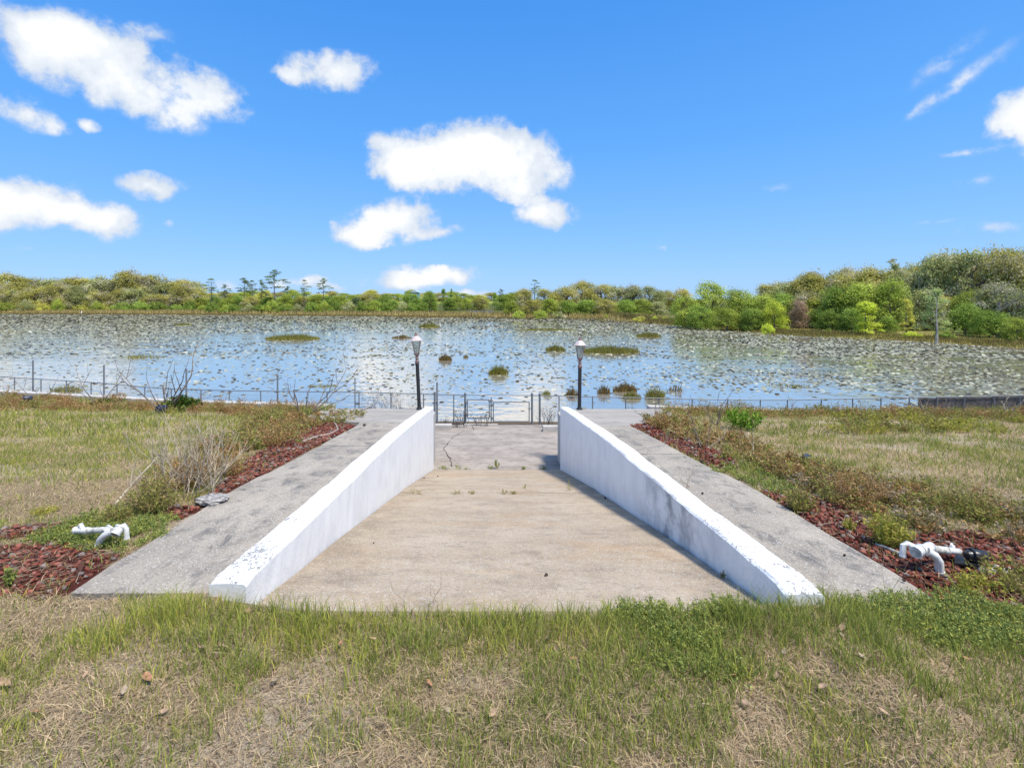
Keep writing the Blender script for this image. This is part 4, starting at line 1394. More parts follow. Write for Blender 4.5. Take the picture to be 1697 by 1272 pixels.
# lily pads
r = np.random.default_rng(5)
parts = []
for (y0, y1, dn, rad, se) in ((23, 45, 14.0, .115, 1), (45, 80, 12, .15, 2), (80, 125, 9, .22, 3), (125, 215, 4.2, .36, 4)):
    area = (y1 - y0) * (2.15 * (y0 + y1) / 2 + 8)
    n = int(area * dn)
    Y = r.uniform(y0, y1, n)
    X = r.uniform(-1.02, 1.1, n) * Y + r.uniform(-3, 3, n)
    dense = sstep(X - (Y - 24) * .35, 2, 22) * sstep(np.abs(X), 0, 8)          # right arm of the lake is thickly covered
    far = sstep(Y, 75, 150)
    cl_ = fbm(X * .09, Y * .12, 21) * .5 + fbm(X * .55, Y * .8, 22) * .5
    open_ = sstep(Y, 24, 34) * .85 + .05
    open_ = np.where((Y < 27) & (X > -14) & (X < 15), .04, open_)
    pr_ = np.clip((.24 + 1.1 * dense + .6 * far) * sstep(cl_, .38, .52) * open_ + .05, 0, 1)
    chan = (X / Y > -.58) & (X / Y < .14) & (Y > 62) & (Y < 130)
    pr_ = np.where(chan, pr_ * (.30 + .55 * sstep(fbm(X * .07, Y * .05, 71), .42, .6)), pr_)
    calm = (X > -7) & (X < 0) & (Y > 41) & (Y < 47)
    pr_ = np.where(calm, .03, pr_)
    k = (r.random(n) < pr_) & (lake_sd(X, Y) < 0)
    X, Y = X[k], Y[k]
    n = len(X)
    a = np.arange(6) * np.pi / 3
    rr = rad * r.uniform(.5, 1.3, n)
    tx, ty = r.normal(0, .10, n), r.normal(0, .16, n)
    lx = np.cos(a)[None] * rr[:, None]
    ly = np.sin(a)[None] * rr[:, None] * .9
    lz = lx * tx[:, None] + ly * ty[:, None] + (rr * .10)[:, None] + .004
    V = np.stack([X[:, None] + lx, Y[:, None] + ly, WATER + np.maximum(lz, .002)], -1).reshape(-1, 3)
    F_ = np.arange(n * 6).reshape(n, 6)
    f = r.random((n, 1))
    col = np.array([0.26, 0.26, 0.14]) * f + np.array([0.54, 0.52, 0.37]) * (1 - f)
    brown = r.random(n) < .15
    col[brown] = np.array([0.07, 0.06, 0.03])
    col *= r.uniform(.65, 1.12, (n, 1))
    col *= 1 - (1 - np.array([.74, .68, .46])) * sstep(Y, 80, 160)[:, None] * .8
    parts.append((V, F_, np.repeat(col, 6, 0)))
V, F_, Cc = cat(parts)
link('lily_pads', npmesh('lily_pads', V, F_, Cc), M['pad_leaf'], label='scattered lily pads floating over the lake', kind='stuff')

# white egret at the far marsh edge
eg = MB()
q = at_drop(135, 521, 4.95)
eg.lathe([(.02, .5), (.16, .6), (.2, .75), (.14, .9), (.06, 1.0), (.045, 1.2), (.05, 1.3), (.07, 1.38), (.02, 1.46)], 8)
eg.tube([(0, -.02, 1.38), (.28, 0, 1.35)], [.03, .005], 5).tube([(-.05, 0, -.1), (-.04, 0, .6)], .015, 5).tube([(.05, 0, -.1), (.04, 0, .6)], .015, 5)
o = eg.build('egret', m_simple('white_feathers', (0.8, 0.8, 0.78), .8, 0, .05, 4), None, True, label='tiny white egret standing at the far left marsh edge', cat='bird')
o.location = (q.x, q.y, WATER)

# ------------------------------------------------------------------ lava rock beds


def rock_unit(seed):
    r_ = random.Random(seed)
    t_ = (1 + 5 ** .5) / 2
    vs = [(-1, t_, 0), (1, t_, 0), (-1, -t_, 0), (1, -t_, 0), (0, -1, t_), (0, 1, t_), (0, -1, -t_), (0, 1, -t_), (t_, 0, -1), (t_, 0, 1), (-t_, 0, -1), (-t_, 0, 1)]
    vs = np.array([Vector(v).normalized() * r_.uniform(.5, 1.35) for v in vs])
    fs = np.array([(0, 11, 5), (0, 5, 1), (0, 1, 7), (0, 7, 10), (0, 10, 11), (1, 5, 9), (5, 11, 4), (11, 10, 2), (10, 7, 6), (7, 1, 8), (3, 9, 4), (3, 4, 2), (3, 2, 6), (3, 6, 8), (3, 8, 9), (4, 9, 5), (2, 4, 11), (6, 2, 10), (8, 6, 7), (9, 8, 1)])
    return vs, fs


RU = [rock_unit(i) for i in range(6)]


def rocks(X, Y, size, seed, cols):
    r = np.random.default_rng(seed)
    parts = []
    for v in range(6):
        k = np.arange(len(X)) % 6 == v
        x, y = X[k], Y[k]
        n = len(x)
        if not n:
            continue
        vs, fs = RU[v]
        z = yard_z(x, y) + size[k] * r.uniform(.1, .7, n)
        a = r.uniform(0, 6.28, n)
        s = size[k]
        lx = (vs[:, 0][None] * np.cos(a)[:, None] - vs[:, 1][None] * np.sin(a)[:, None] * .75) * s[:, None]
        ly = (vs[:, 0][None] * np.sin(a)[:, None] + vs[:, 1][None] * np.cos(a)[:, None] * .75) * s[:, None]
        lz = vs[:, 2][None] * s[:, None] * .62
        V = np.stack([x[:, None] + lx, y[:, None] + ly, z[:, None] + lz], -1).reshape(-1, 3)
        F_ = (np.arange(n)[:, None, None] * 12 + fs[None]).reshape(-1, 3)
        ci = r.choice(len(cols), n, p=[c_[1] for c_ in cols])
        C_ = np.array([c_[0] for c_ in cols])[ci] * r.uniform(.6, 1.25, (n, 1))
        parts.append((V, F_, np.repeat(C_, 12, 0)))
    return cat(parts)


RC = [((0.19, 0.06, 0.043), .42), ((0.27, 0.105, 0.078), .24), ((0.11, 0.05, 0.042), .22), ((0.24, 0.19, 0.17), .12)]


def rock_bed(polys, n, smin, smax, seed, label):
    r = np.random.default_rng(seed)
    X = r.uniform(-9, 10, n * 30)
    Y = r.uniform(2.4, 14, n * 30)
    px, py = region(X, Y, yard_z(X, Y))
    k = np.zeros(len(X), bool)
    for pl_ in polys:
        k |= inpoly(px, py, pl_)
    k &= (np.abs(X) > wpad_out(Y, 1) + .02)
    X, Y = X[k][:n], Y[k][:n]
    V, F_, Cc = rocks(X, Y, r.uniform(smin, smax, len(X)), seed, RC)
    link('lava_rock', npmesh('lava_rock', V, F_, Cc), M['tintop'], label=label, kind='stuff')


rock_bed([ROCKS[0], ROCKS[2]], 5200, .010, .030, 1, 'red lava rock bed at the near left beside the walkway')
rock_bed([ROCKS[1], ROCKS[3]], 4200, .016, .036, 2, 'red lava rock strip along the left walkway')
rock_bed([ROCKS[4]], 2000, .02, .038, 3, 'red lava rock strip along the far right walkway')
rock_bed([ROCKS[5], ROCKS[6]], 6500, .011, .030, 4, 'red lava rock bed at the near right beside the walkway')

# ------------------------------------------------------------------ lawn cover
GREEN1, GREEN2, YEL, STRAW, TAN = (np.array(c) for c in ((0.24, 0.29, 0.06), (0.40, 0.43, 0.10), (0.54, 0.52, 0.10), (0.70, 0.56, 0.34), (0.54, 0.38, 0.23)))


def lawn(y0, y1, per, h0, w0, seed, seg=2, xl=None):
    r = np.random.default_rng(seed)
    xw = (y1 * 1.15 + 1.5) if xl is None else xl
    n = int((y1 - y0) * 2 * xw * per)
    X = r.uniform(-xw, xw, n); Y = r.uniform(y0, y1, n)
    k = np.abs(X) < Y * 1.15 + 1.5
    X, Y = X[k], Y[k]
    Z = yard_z(X, Y)
    px, py = region(X, Y, Z)
    ok = ~((np.abs(X) < wpad_out(Y, 1) + .0) & (Y > 3.22))
    ok &= ~((X > -1.75) & (X < 1.95) & (Y > 2.98))
    ok &= Y < ysea(X) - .05
    for pl_ in ROCKS:
        ok &= ~(inpoly(px, py, pl_) & (r.random(len(X)) < .91))
    bare = sstep(fbm(X * 1.1, Y * 1.6, 31), .56, .74)
    gn = fbm(X * 1.3 + 9, Y * 1.8, 61)
    gfine = fbm(X * 5, Y * 6, 62, 3)
    green = sstep(gn * .45 + gfine * .55, .42, .56)
    edge = np.exp(-((Y - 2.82) / .26) ** 2) * (X > -2.3) * (X < 2.1) * (np.abs(X) < 9)       # lush strip at the head of the ramp
    edge2 = inpoly(px, py, [(1395, 985), (1480, 985), (1620, 1000), (1760, 1040), (1760, 1110), (1560, 1090), (1400, 1030)]) * .9 + inpoly(px, py, [(1060, 990), (1290, 1010), (1180, 1130), (1060, 1090)]) * .7
    farL = inpoly(px, py, [(-400, 675), (300, 688), (440, 700), (300, 740), (170, 790), (130, 815), (-400, 830)]) * .65
    farR = sstep(X, 3.5, 5) * (Y > 4.6) * .35
    tall = edge
    edge = np.clip(edge + edge2 * .8, 0, 1)
    green = np.clip(green * .78 + .10 + edge * .8 + farL * .35 + farR * .3, 0, .88)
    dens = np.clip(.84 - bare * .40 + edge + farL * .4, .04, 1)
    dens *= np.where(inpoly(px, py, [(-400, 970), (60, 1000), (190, 1010), (300, 1080), (100, 1060), (-400, 1080)]), .75, 1)
    green = np.where(inpoly(px, py, [(-400, 985), (190, 985), (215, 1040), (90, 1060), (-400, 1060)]), green * .15, green)
    green = np.where(inpoly(px, py, [(-400, 820), (150, 800), (260, 790), (240, 850), (100, 860), (-400, 875)]), green * .2, green)
    ok &= r.random(len(X)) < dens
    X, Y, Z, green, edge, gfine = X[ok], Y[ok], Z[ok], green[ok], (tall * (.55 + .9 * gfine))[ok], gfine[ok]
    n = len(X)
    clump = fbm(X * 4.5, Y * 4.5, 88, 2)
    isg = r.random(n) < green * .8
    f = r.random((n, 1)); f2 = r.random((n, 1))
    cg = GREEN1 * f + GREEN2 * (1 - f)
    cg = np.where(f2 > .95 - .35 * sstep(fbm(X * 2.2, Y * 2.2, 93, 2), .45, .7)[:, None], YEL, cg)
    cs = STRAW * f + TAN * (1 - f)
    col = np.where(isg[:, None], cg, cs) * r.uniform(.65, 1.2, (n, 1))
    h = h0 * np.where(isg, r.uniform(.5, 1.5, n), r.uniform(.25, .85, n)) * (1 + .6 * edge * isg) * (.6 + .8 * gfine) * (1 + isg * (.9 * clump - .4))
    lean = np.where(isg, r.uniform(.1, .8, n), r.uniform(.6, 3.2, n))
    wd = w0 * r.uniform(.6, 1.3, n)
    return blades(np.stack([X, Y, Z - .004], 1), h, wd, lean, col, r, seg)


V, F_, Cc = cat([lawn(1.5, 3.4, 10500, .062, .0036, 1), lawn(3.4, 5.6, 4500, .055, .0048, 2)])
link('lawn_grass', npmesh('lawn_grass', V, F_, Cc), M['tint'], label='patchy green and straw coloured grass in the foreground', kind='stuff')
V, F_, Cc = cat([lawn(5.6, 9, 2300, .07, .008, 3, 1, 11), lawn(9, 16, 800, .09, .014, 4, 1, 19)])
link('lawn_grass', npmesh('lawn_grass', V, F_, Cc), M['tint'], label='thin dry lawn on both sides behind the walkways', kind='stuff')
# flattened thatch
r = np.random.default_rng(8)
n = 300000
X = r.uniform(-7, 7, n); Y = 1.5 + 4.5 * r.random(n) ** 1.4
Z = yard_z(X, Y)
px, py = region(X, Y, Z)
k = ~((np.abs(X) < 2.80) & (Y > 3.2)) & ~((X > -1.75) & (X < 1.95) & (Y > 2.98))
for pl_ in ROCKS:
    k &= ~(inpoly(px, py, pl_) & (r.random(n) < .80))
X, Y, Z = X[k], Y[k], Z[k]
n = len(X)
a = r.uniform(0, np.pi, n)
L = r.uniform(.02, .075, n)
dx, dy = np.cos(a) * L / 2, np.sin(a) * L / 2
wx, wy = -np.sin(a) * .0016, np.cos(a) * .0016
zz = Z + r.uniform(.001, .014, n)
tz = r.uniform(-.006, .008, n)
V = np.stack([np.stack([X - dx - wx, Y - dy - wy, zz - tz], 1), np.stack([X - dx + wx, Y - dy + wy, zz - tz + .001], 1), np.stack([X + dx, Y + dy, zz + tz], 1)], 1).reshape(-1, 3)
f = r.random((n, 1))
Cc = np.repeat((np.array([0.58, 0.48, 0.33]) * f + np.array([0.24, 0.165, 0.115]) * (1 - f)) * r.uniform(.6, 1.15, (n, 1)), 3, 0)
link('dry_thatch', npmesh('dry_thatch', V, np.arange(n * 3).reshape(n, 3), Cc), M['tint'], label='flattened dead straw lying over the sandy soil', kind='stuff')


r = np.random.default_rng(18)
n = 26000
X = r.uniform(-7, 7, n); Y = r.uniform(2.6, 9, n)
Z = yard_z(X, Y)
px, py = region(X, Y, Z)
k = np.zeros(n, bool)
for pl_ in ROCKS:
    k |= inpoly(px, py, pl_)
k &= (np.abs(X) > wpad_out(Y, 1) + .02) & (r.random(n) < .55)
X, Y, Z = X[k], Y[k], Z[k]
n = len(X)
a = r.uniform(0, np.pi, n); L = r.uniform(.05, .2, n)
dx, dy = np.cos(a) * L / 2, np.sin(a) * L / 2
wx, wy = -np.sin(a) * .0022, np.cos(a) * .0022
zz = Z + r.uniform(.025, .05, n); tz = r.uniform(-.012, .012, n)
V = np.stack([np.stack([X - dx - wx, Y - dy - wy, zz - tz], 1), np.stack([X - dx + wx, Y - dy + wy, zz - tz + .001], 1), np.stack([X + dx, Y + dy, zz + tz], 1)], 1).reshape(-1, 3)
f = r.random((n, 1))
link('dry_straw', npmesh('dry_straw', V, np.arange(n * 3).reshape(n, 3), np.repeat(np.array([0.56, 0.44, 0.30]) * f + np.array([0.26, 0.18, 0.12]) * (1 - f), 3, 0)), M['tint'], label='dead stalks strewn over the lava rock beds', kind='stuff')


# ------------------------------------------------------------------ leafy weeds and brown weed clumps
PAL = {'brown': [((0.46, 0.27, 0.12), .46), ((0.54, 0.37, 0.18), .24), ((0.28, 0.25, 0.06), .18), ((0.24, 0.13, 0.06), .12)],
       'mixed': [((0.40, 0.30, 0.13), .3), ((0.27, 0.29, 0.07), .4), ((0.38, 0.37, 0.10), .2), ((0.2, 0.13, 0.06), .1)],
       'green': [((0.25, 0.31, 0.09), .4), ((0.37, 0.42, 0.13), .35), ((0.48, 0.48, 0.11), .25)],
       'fresh': [((0.13, 0.28, 0.025), .5), ((0.23, 0.40, 0.05), .35), ((0.36, 0.45, 0.09), .15)],
       'dark': [((0.05, 0.09, 0.02), .5), ((0.12, 0.19, 0.03), .35), ((0.28, 0.30, 0.05), .15)],
       'yellow': [((0.45, 0.42, 0.08), .5), ((0.35, 0.38, 0.07), .3), ((0.5, 0.36, 0.14), .2)],
       'tan': [((0.50, 0.41, 0.27), .6), ((0.38, 0.28, 0.17), .4)]}


def weed(seed, wd, ht, stems, per, pal, leaf, tight=.5, asp=.4):
    """bushy herb: stems fanning from a root, small leaves along each"""
    r = np.random.default_rng(seed)
    a = r.uniform(0, 6.28, stems)
    sp = r.random(stems) ** tight
    tip = np.stack([np.cos(a) * sp * wd / 2, np.sin(a) * sp * wd / 2, ht * (1 - .45 * sp ** 2) * r.uniform(.7, 1.08, stems)], 1)
    bs = tip * np.array([.25, .25, 0])
    S = np.repeat(np.arange(stems), per)
    tt = r.uniform(.15, 1.0, len(S)) ** .8
    P_ = bs[S] + (tip - bs)[S] * tt[:, None] + r.normal(0, 1, (len(S), 3)) * np.array([wd, wd, ht]) * .035
    P_[:, 2] = np.maximum(P_[:, 2], .004)
    nn = unit(len(S), r) + np.array([0, 0, .5])
    nn /= np.linalg.norm(nn, axis=1, keepdims=True)
    V, F_ = leaf_quads(P_, leaf * r.uniform(.5, 1.4, len(S)), nn, asp, r)
    cols = PAL[pal]
    sc = r.choice(len(cols), stems, p=[c_[1] for c_ in cols])
    lc = r.choice(len(cols), len(S), p=[c_[1] for c_ in cols])
    ci = np.where(r.random(len(S)) < .6, sc[S], lc)
    C_ = np.array([c_[0] for c_ in cols])[ci] * r.uniform(.65, 1.2, (len(S), 1))
    # stems as thin blades (quads)
    sw = np.stack([-np.sin(a), np.cos(a), np.zeros(stems)], 1) * .0025
    Vs = np.stack([bs - sw, bs + sw, tip + sw * .4, tip - sw * .4], 1).reshape(-1, 3)
    Fs = np.arange(stems * 4).reshape(stems, 4)
    Cs = np.repeat(np.array(cols[0][0])[None] * .75, stems * 4, 0)
    return cat([(V, F_, np.repeat(C_, 4, 0)), (Vs, Fs, Cs)])


def ground_at(px, py):
    """point of the yard surface seen at this place of the photograph"""
    ysamp = np.linspace(2.0, 18, 1600)
    xs_ = (px - CX) / FP * ysamp
    inter = (np.abs(xs_) < wpad_out(ysamp, 1)) & (ysamp > 3.2)
    zz = np.where(inter & (np.abs(xs_) > 1.7), zwalk(ysamp), np.where(inter, zramp(np.clip(ysamp, 2.4, 19.5)), yard_z(xs_, ysamp)))
    pyy = CY + FP * (CH - zz) / ysamp
    ok = np.where(ysamp < 14 if True else True)[0]
    lim = ysamp < np.maximum(ysea(xs_), 0)
    d = np.where(lim | inter, np.abs(pyy - py), 1e9)
    i = int(np.argmin(d))
    return Vector((float(xs_[i]), float(ysamp[i]), float(zz[i])))


def place_weed(px, py, wpx, hpx, pal, label, leafpx=3.2, stems=40, per=26, group=None, nm='weed_clump', asp=.4, catn='weed'):
    q = ground_at(px, py)
    s = q.y / FP
    V, F_, Cc = weed(int(px * 13 + py), wpx * s, hpx * s, stems, per, pal, leafpx * s, asp=asp)
    o = link(nm, npmesh(nm, V, F_, Cc), M['tint'], label=label, cat=catn, group=group)
    o.location = q
    return o


def weed_stuff(name, items, label):
    parts = []
    for i, (x, y, wd, ht, pal, st, per, lf) in enumerate(items):
        V, F_, Cc = weed(900 + i + int(abs(x) * 100), wd, ht, st, per, pal, lf)
        V = V + np.array([x, y, float(yard_z(np.array([x]), np.array([y]))[0])])
        parts.append((V, F_, Cc))
    V, F_, Cc = cat(parts)
    link(name, npmesh(name, V, F_, Cc), M['tint'], label=label, kind='stuff')


# continuous brown undergrowth along both seawalls
it = []
for x in np.arange(-24, -4.3, .21):
    for k_ in range(2):
        y = float(ysea(x)) - rnd.uniform(.25, 1.9) - (0.5 if k_ else 0)
        it.append((x + rnd.uniform(-.2, .2), y, rnd.uniform(.5, .9), rnd.uniform(.16, .4), rnd.choice(['brown', 'brown', 'mixed', 'brown', 'brown']), 20, 22, .036))
weed_stuff('dry_undergrowth', it, 'rusty brown weeds crowding along the left seawall')
it = []
for x in np.arange(4.6, 24, .20):
    for k_ in range(2):
        y = float(ysea(x)) - rnd.uniform(.3, 1.7) - (0.5 if k_ else 0)
        it.append((x + rnd.uniform(-.2, .2), y, rnd.uniform(.5, .9), rnd.uniform(.14, .34), rnd.choice(['brown', 'mixed', 'mixed', 'brown']), 20, 22, .036))
weed_stuff('dry_undergrowth', it, 'brown and olive weeds crowding along the right seawall')
# weeds along the beds
it = []
for poly_, n_, pal_ in (([(330, 740), (470, 690), (560, 678), (545, 700), (420, 745), (300, 800)], 60, ['brown', 'mixed']), ([(410, 700), (560, 672), (520, 715), (410, 755)], 40, ['brown', 'mixed', 'green']),
                        ([(1050, 690), (1120, 690), (1260, 745), (1400, 800), (1340, 815), (1240, 772), (1140, 735)], 90, ['brown', 'mixed', 'mixed']),
                        ([(1290, 790), (1420, 790), (1697, 850), (1697, 900), (1520, 880), (1400, 850)], 90, ['mixed', 'brown', 'tan', 'mixed']),
                        ([(1697, 850), (1850, 880), (1850, 960), (1697, 920)], 20, ['mixed', 'brown']),
                        ([(1630, 950), (1720, 960), (1720, 1010), (1640, 1000)], 8, ['yellow', 'mixed']),
                        ([(1380, 690), (1697, 700), (1697, 720), (1380, 720)], 40, ['mixed', 'yellow']),
                        ([(560, 680), (590, 683), (585, 697), (548, 705)], 8, ['mixed'])):
    c_ = 0
    while c_ < n_:
        bx = [p_[0] for p_ in poly_]; by = [p_[1] for p_ in poly_]
        a_, b_ = rnd.uniform(min(bx), max(bx)), rnd.uniform(min(by), max(by))
        if inpoly(np.array(a_), np.array(b_), poly_):
            q = ground_at(a_, b_)
            it.append((q.x, q.y, rnd.uniform(.25, .5) * (.6 + q.y * .07), rnd.uniform(.10, .22) * (.7 + q.y * .06), rnd.choice(pal_), 14, 15, .016 + q.y * .0028))
            c_ += 1
weed_stuff('low_weeds', it, 'low brown and olive weeds spreading over the rock beds')
# creeping green ground cover
it = []
for poly_, n_ in (([(150, 855), (230, 840), (330, 870), (290, 895), (215, 915), (140, 912), (60, 905), (40, 890), (110, 872)], 130), ([(1180, 770), (1260, 770), (1340, 790), (1300, 822), (1190, 790)], 60),
                  ([(330, 730), (390, 725), (425, 735), (380, 745)], 14), ([(1390, 1000), (1470, 985), (1560, 985), (1697, 1010), (1760, 1070), (1560, 1075), (1430, 1030)], 110), ([(1000, 1003), (1100, 1000), (1250, 1008), (1180, 1070), (1080, 1060)], 75),
                  ([(430, 735), (510, 720), (500, 735), (425, 748)], 10), ([(1050, 1090), (1140, 1060), (1240, 1120), (1100, 1150)], 20)):
    c_ = 0
    while c_ < n_:
        bx = [p_[0] for p_ in poly_]; by = [p_[1] for p_ in poly_]
        a_, b_ = rnd.uniform(min(bx), max(bx)), rnd.uniform(min(by), max(by))
        if inpoly(np.array(a_), np.array(b_), poly_):
            q = ground_at(a_, b_)
            it.append((q.x, q.y, rnd.uniform(.14, .26), rnd.uniform(.05, .10), 'green', 12, 12, .012 + q.y * .0016))
            c_ += 1
weed_stuff('creeping_weeds', it, 'creeping green broadleaf weeds over bed edges and lawn')

place_weed(255, 848, 95, 62, 'mixed', 'large olive and rust weed clump right of the left white pipes', 4, 110, 34)
place_weed(305, 812, 120, 60, 'brown', 'wide rusty weed mound under the pale dead bush', 3.6, 110, 34)
place_weed(375, 790, 80, 44, 'brown', 'rusty weed mound touching the left rock strip', 3.4, 80, 30)
place_weed(190, 868, 60, 34, 'mixed', 'low olive weed directly behind the left pipes', 3.6, 50, 24)
place_weed(462, 738, 90, 44, 'brown', 'rusty weed mound beside the left walkway bend', 3, 80, 30)
place_weed(435, 700, 90, 30, 'mixed', 'olive weed mound before the left bare shrub', 3, 60, 24)
place_weed(598, 691, 26, 18, 'mixed', 'small weed tuft at the corner of the left landing', 2.4, 24, 14)
place_weed(1325, 848, 56, 40, 'mixed', 'round olive weed clump at the edge of the right walkway', 4, 80, 26)
place_weed(1470, 905, 74, 56, 'yellow', 'yellow green weed clump left of the right white pipes', 5, 100, 26)
place_weed(1408, 880, 26, 24, 'yellow', 'small yellow weed on the right walkway edge', 3.6, 30, 16)
place_weed(1420, 830, 110, 50, 'brown', 'tan feathery weed mound in the right bed', 3.4, 110, 30)
place_weed(1590, 850, 110, 40, 'mixed', 'broad olive weed mound behind the right pipes', 3.6, 90, 28)
place_weed(1600, 985, 60, 40, 'yellow', 'yellow orange weed in front of the black spotlight', 4, 50, 18)
place_weed(1690, 985, 50, 40, 'mixed', 'orange green weed at the lower right bed edge', 4, 50, 18)
place_weed(1095, 712, 46, 30, 'brown', 'rusty weed at the corner of the right landing', 3, 50, 20)
place_weed(1232, 712, 66, 42, 'fresh', 'vivid green leafy bush on the right lawn by the seawall', 5, 46, 40, nm='green_bush', asp=.28, catn='bush')
place_weed(300, 682, 62, 27, 'dark', 'dark glossy green bush beside the leaning bare stems', 4.4, 90, 30, nm='green_bush', asp=.6, catn='bush')
place_weed(168, 672, 40, 12, 'dark', 'low green sprout under the left spreading bare shrub', 3.6, 40, 14, nm='green_bush', asp=.6, catn='bush')
place_weed(75, 852, 42, 16, 'yellow', 'bright lime grass tuft on the near left lawn', 5, 40, 12, asp=.2)
place_weed(15, 970, 22, 34, 'green', 'small upright green plant in the left rock bed', 6, 20, 12)
place_weed(823, 776, 11, 17, 'green', 'upright green weed growing from the ramp joint', 3, 10, 16)
place_weed(870, 809, 10, 8, 'green', 'tiny green sprig on the beige ramp', 2.4, 6, 6)
place_weed(945, 812, 18, 20, 'yellow', 'thin yellow sprig at the foot of the mildewed wall', 2.2, 6, 8)
place_weed(1197, 957, 14, 12, 'mixed', 'small rusty weed at the base of the right ramp wall', 3.4, 12, 12)
place_weed(1350, 893, 1, 1, 'mixed', 'x') if False else None
for px, wd_ in ((735, 22), (765, 34), (900, 16), (868, 10), (812, 12)):
    place_weed(px, 776.5, wd_, 5, 'green', 'low green weeds rooted in the upper ramp joint', 2.2, 14, 8, 'weeds in the upper ramp joint', 'joint_weed')
for px, wd_ in ((688, 36), (755, 26), (782, 14), (835, 26), (850, 14)):
    place_weed(px, 817.5, wd_, 5, 'mixed', 'low reddish weeds rooted in the lower ramp joint', 2.2, 14, 8, 'weeds in the lower ramp joint', 'joint_weed')


# ------------------------------------------------------------------ bare and dead shrubs
def bare(px, py, stems, material, label, seed, onyard=True, depth=2, rad=.012, yd=None, nm='bare_shrub', kids=(1, 2), bend=.22, spread=.45):
    """stems: list of (tip px, tip py) read off the photo; each forks on its way"""
    q = ground_at(px, py) if yd is None else at_depth(px, py, yd)
    r_ = random.Random(seed)
    mb = MB()
    for (tx, ty) in stems:
        tip = at_depth(tx, ty, q.y) - q
        tip.y += r_.uniform(-.3, .3)
        L_ = tip.length
        d = tip.normalized()
        branches(mb, Vector((r_.uniform(-.04, .04), r_.uniform(-.04, .04), -.02)), d, L_ * .72, rad * (.7 + .3 * L_), depth, r_, spread, .1, 5, kids, bend)
    o = mb.build(nm, material, label=label, cat='shrub')
    o.location = q
    return o


bare(275, 684, [(340, 603), (300, 612), (223, 627), (250, 640), (262, 620), (320, 640)], M['twig'], 'big bare shrub with one long stem leaning right, by dark bush', 1, rad=.022)
bare(165, 672, [(106, 633), (128, 640), (163, 640), (213, 638), (185, 650)], M['twig'], 'low bare shrub with wide spreading stems before the left seawall', 2, rad=.016)
bare(62, 664, [(33, 633), (92, 640), (60, 645), (75, 650)], M['twig'], 'small bare shrub at the far left lawn edge', 3, rad=.014)
bare(505, 690, [(490, 622), (510, 645), (545, 640), (572, 640), (478, 655), (528, 660), (560, 662)], M['twig'], 'bare upright shrub behind the rusty weeds near the left landing', 4, rad=.02)
bare(1165, 742, [(1135, 700), (1155, 690), (1190, 712), (1185, 735), (1215, 722)], M['twig'], 'grey bare shrub in the right rock bed', 5, rad=.012)
bare(1185, 704, [(1160, 668), (1180, 655), (1197, 665), (1178, 680)], M['twig'], 'bare twiggy shrub by the right seawall', 6, rad=.013)
bare(1085, 702, [(1070, 678), (1085, 672), (1100, 674), (1110, 685)], M['twig'], 'grey dead shrub at the right landing corner', 7, rad=.014, depth=3)
bare(1245, 752, [(1238, 728), (1250, 722), (1262, 735), (1230, 742)], M['twig_pale'], 'pale dead stems on the right lawn below the green bush', 8, rad=.009)
bare(1300, 690, [(1288, 668), (1310, 664), (1345, 668), (1325, 675)], M['twig'], 'thin bare shrub against the right fence', 9, rad=.011)
bare(1540, 690, [(1520, 648), (1550, 665), (1565, 670), (1530, 672)], M['twig_pale'], 'curved bare stems before the dark screen', 10, rad=.012)
bare(1672, 690, [(1655, 650), (1680, 655), (1695, 650), (1688, 670)], M['twig_pale'], 'pale bare shrub at the right end of the fence', 11, rad=.014)
bare(1142, 808, [(1122, 780), (1135, 776), (1150, 782), (1158, 790), (1130, 790)], M['twig_pale'], 'small tan dead weed on the right walkway by the wall', 12, rad=.004, depth=3)
bare(1100, 735, [(1105, 700), (1112, 712)], M['twig_pale'], 'two pale dead stems by the right walkway', 13, rad=.007, depth=1)
bare(1225, 705, [(1205, 655), (1215, 690)], M['twig_pale'], 'single pale stem left of the vivid green bush', 14, rad=.007, depth=1)
# pale dead bush on the left
q = ground_at(310, 818)
r_ = random.Random(77)
mb = MB()
for k_ in range(44):
    tx, ty = r_.uniform(225, 420), r_.uniform(690, 790)
    if r_.random() < .5:
        tx = r_.uniform(270, 370); ty = r_.uniform(685, 740)
    tip = at_depth(tx, ty, q.y) - q
    tip.y += r_.uniform(-.6, .6)
    branches(mb, Vector((r_.uniform(-.25, .35), r_.uniform(-.3, .3), 0)), tip.normalized(), tip.length * .5, .006, 2, r_, .4, .12, 4, (2, 3), .2)
o = mb.build('dead_bush', M['twig_pale'], label='pale tan dead bush of fine tangled stems on the left lawn', cat='bush')
o.location = q
q0, q1 = ground_at(182, 846), at_depth(276, 738, 5.3)
MB().tube([q0, q0.lerp(q1, .35) + Vector((.02, 0, .03)), q0.lerp(q1, .7) + Vector((0, 0, -.01)), q1], [.014, .012, .009, .004], 7).tube([q0.lerp(q1, .3) + Vector((.02, 0, .03)), q0.lerp(q1, .3) + Vector((.02, .05, .24))], [.008, .003], 5).build(
    'fallen_branch', M['twig_pale'], label='long pale stick leaning diagonally by the left weeds', cat='branch')
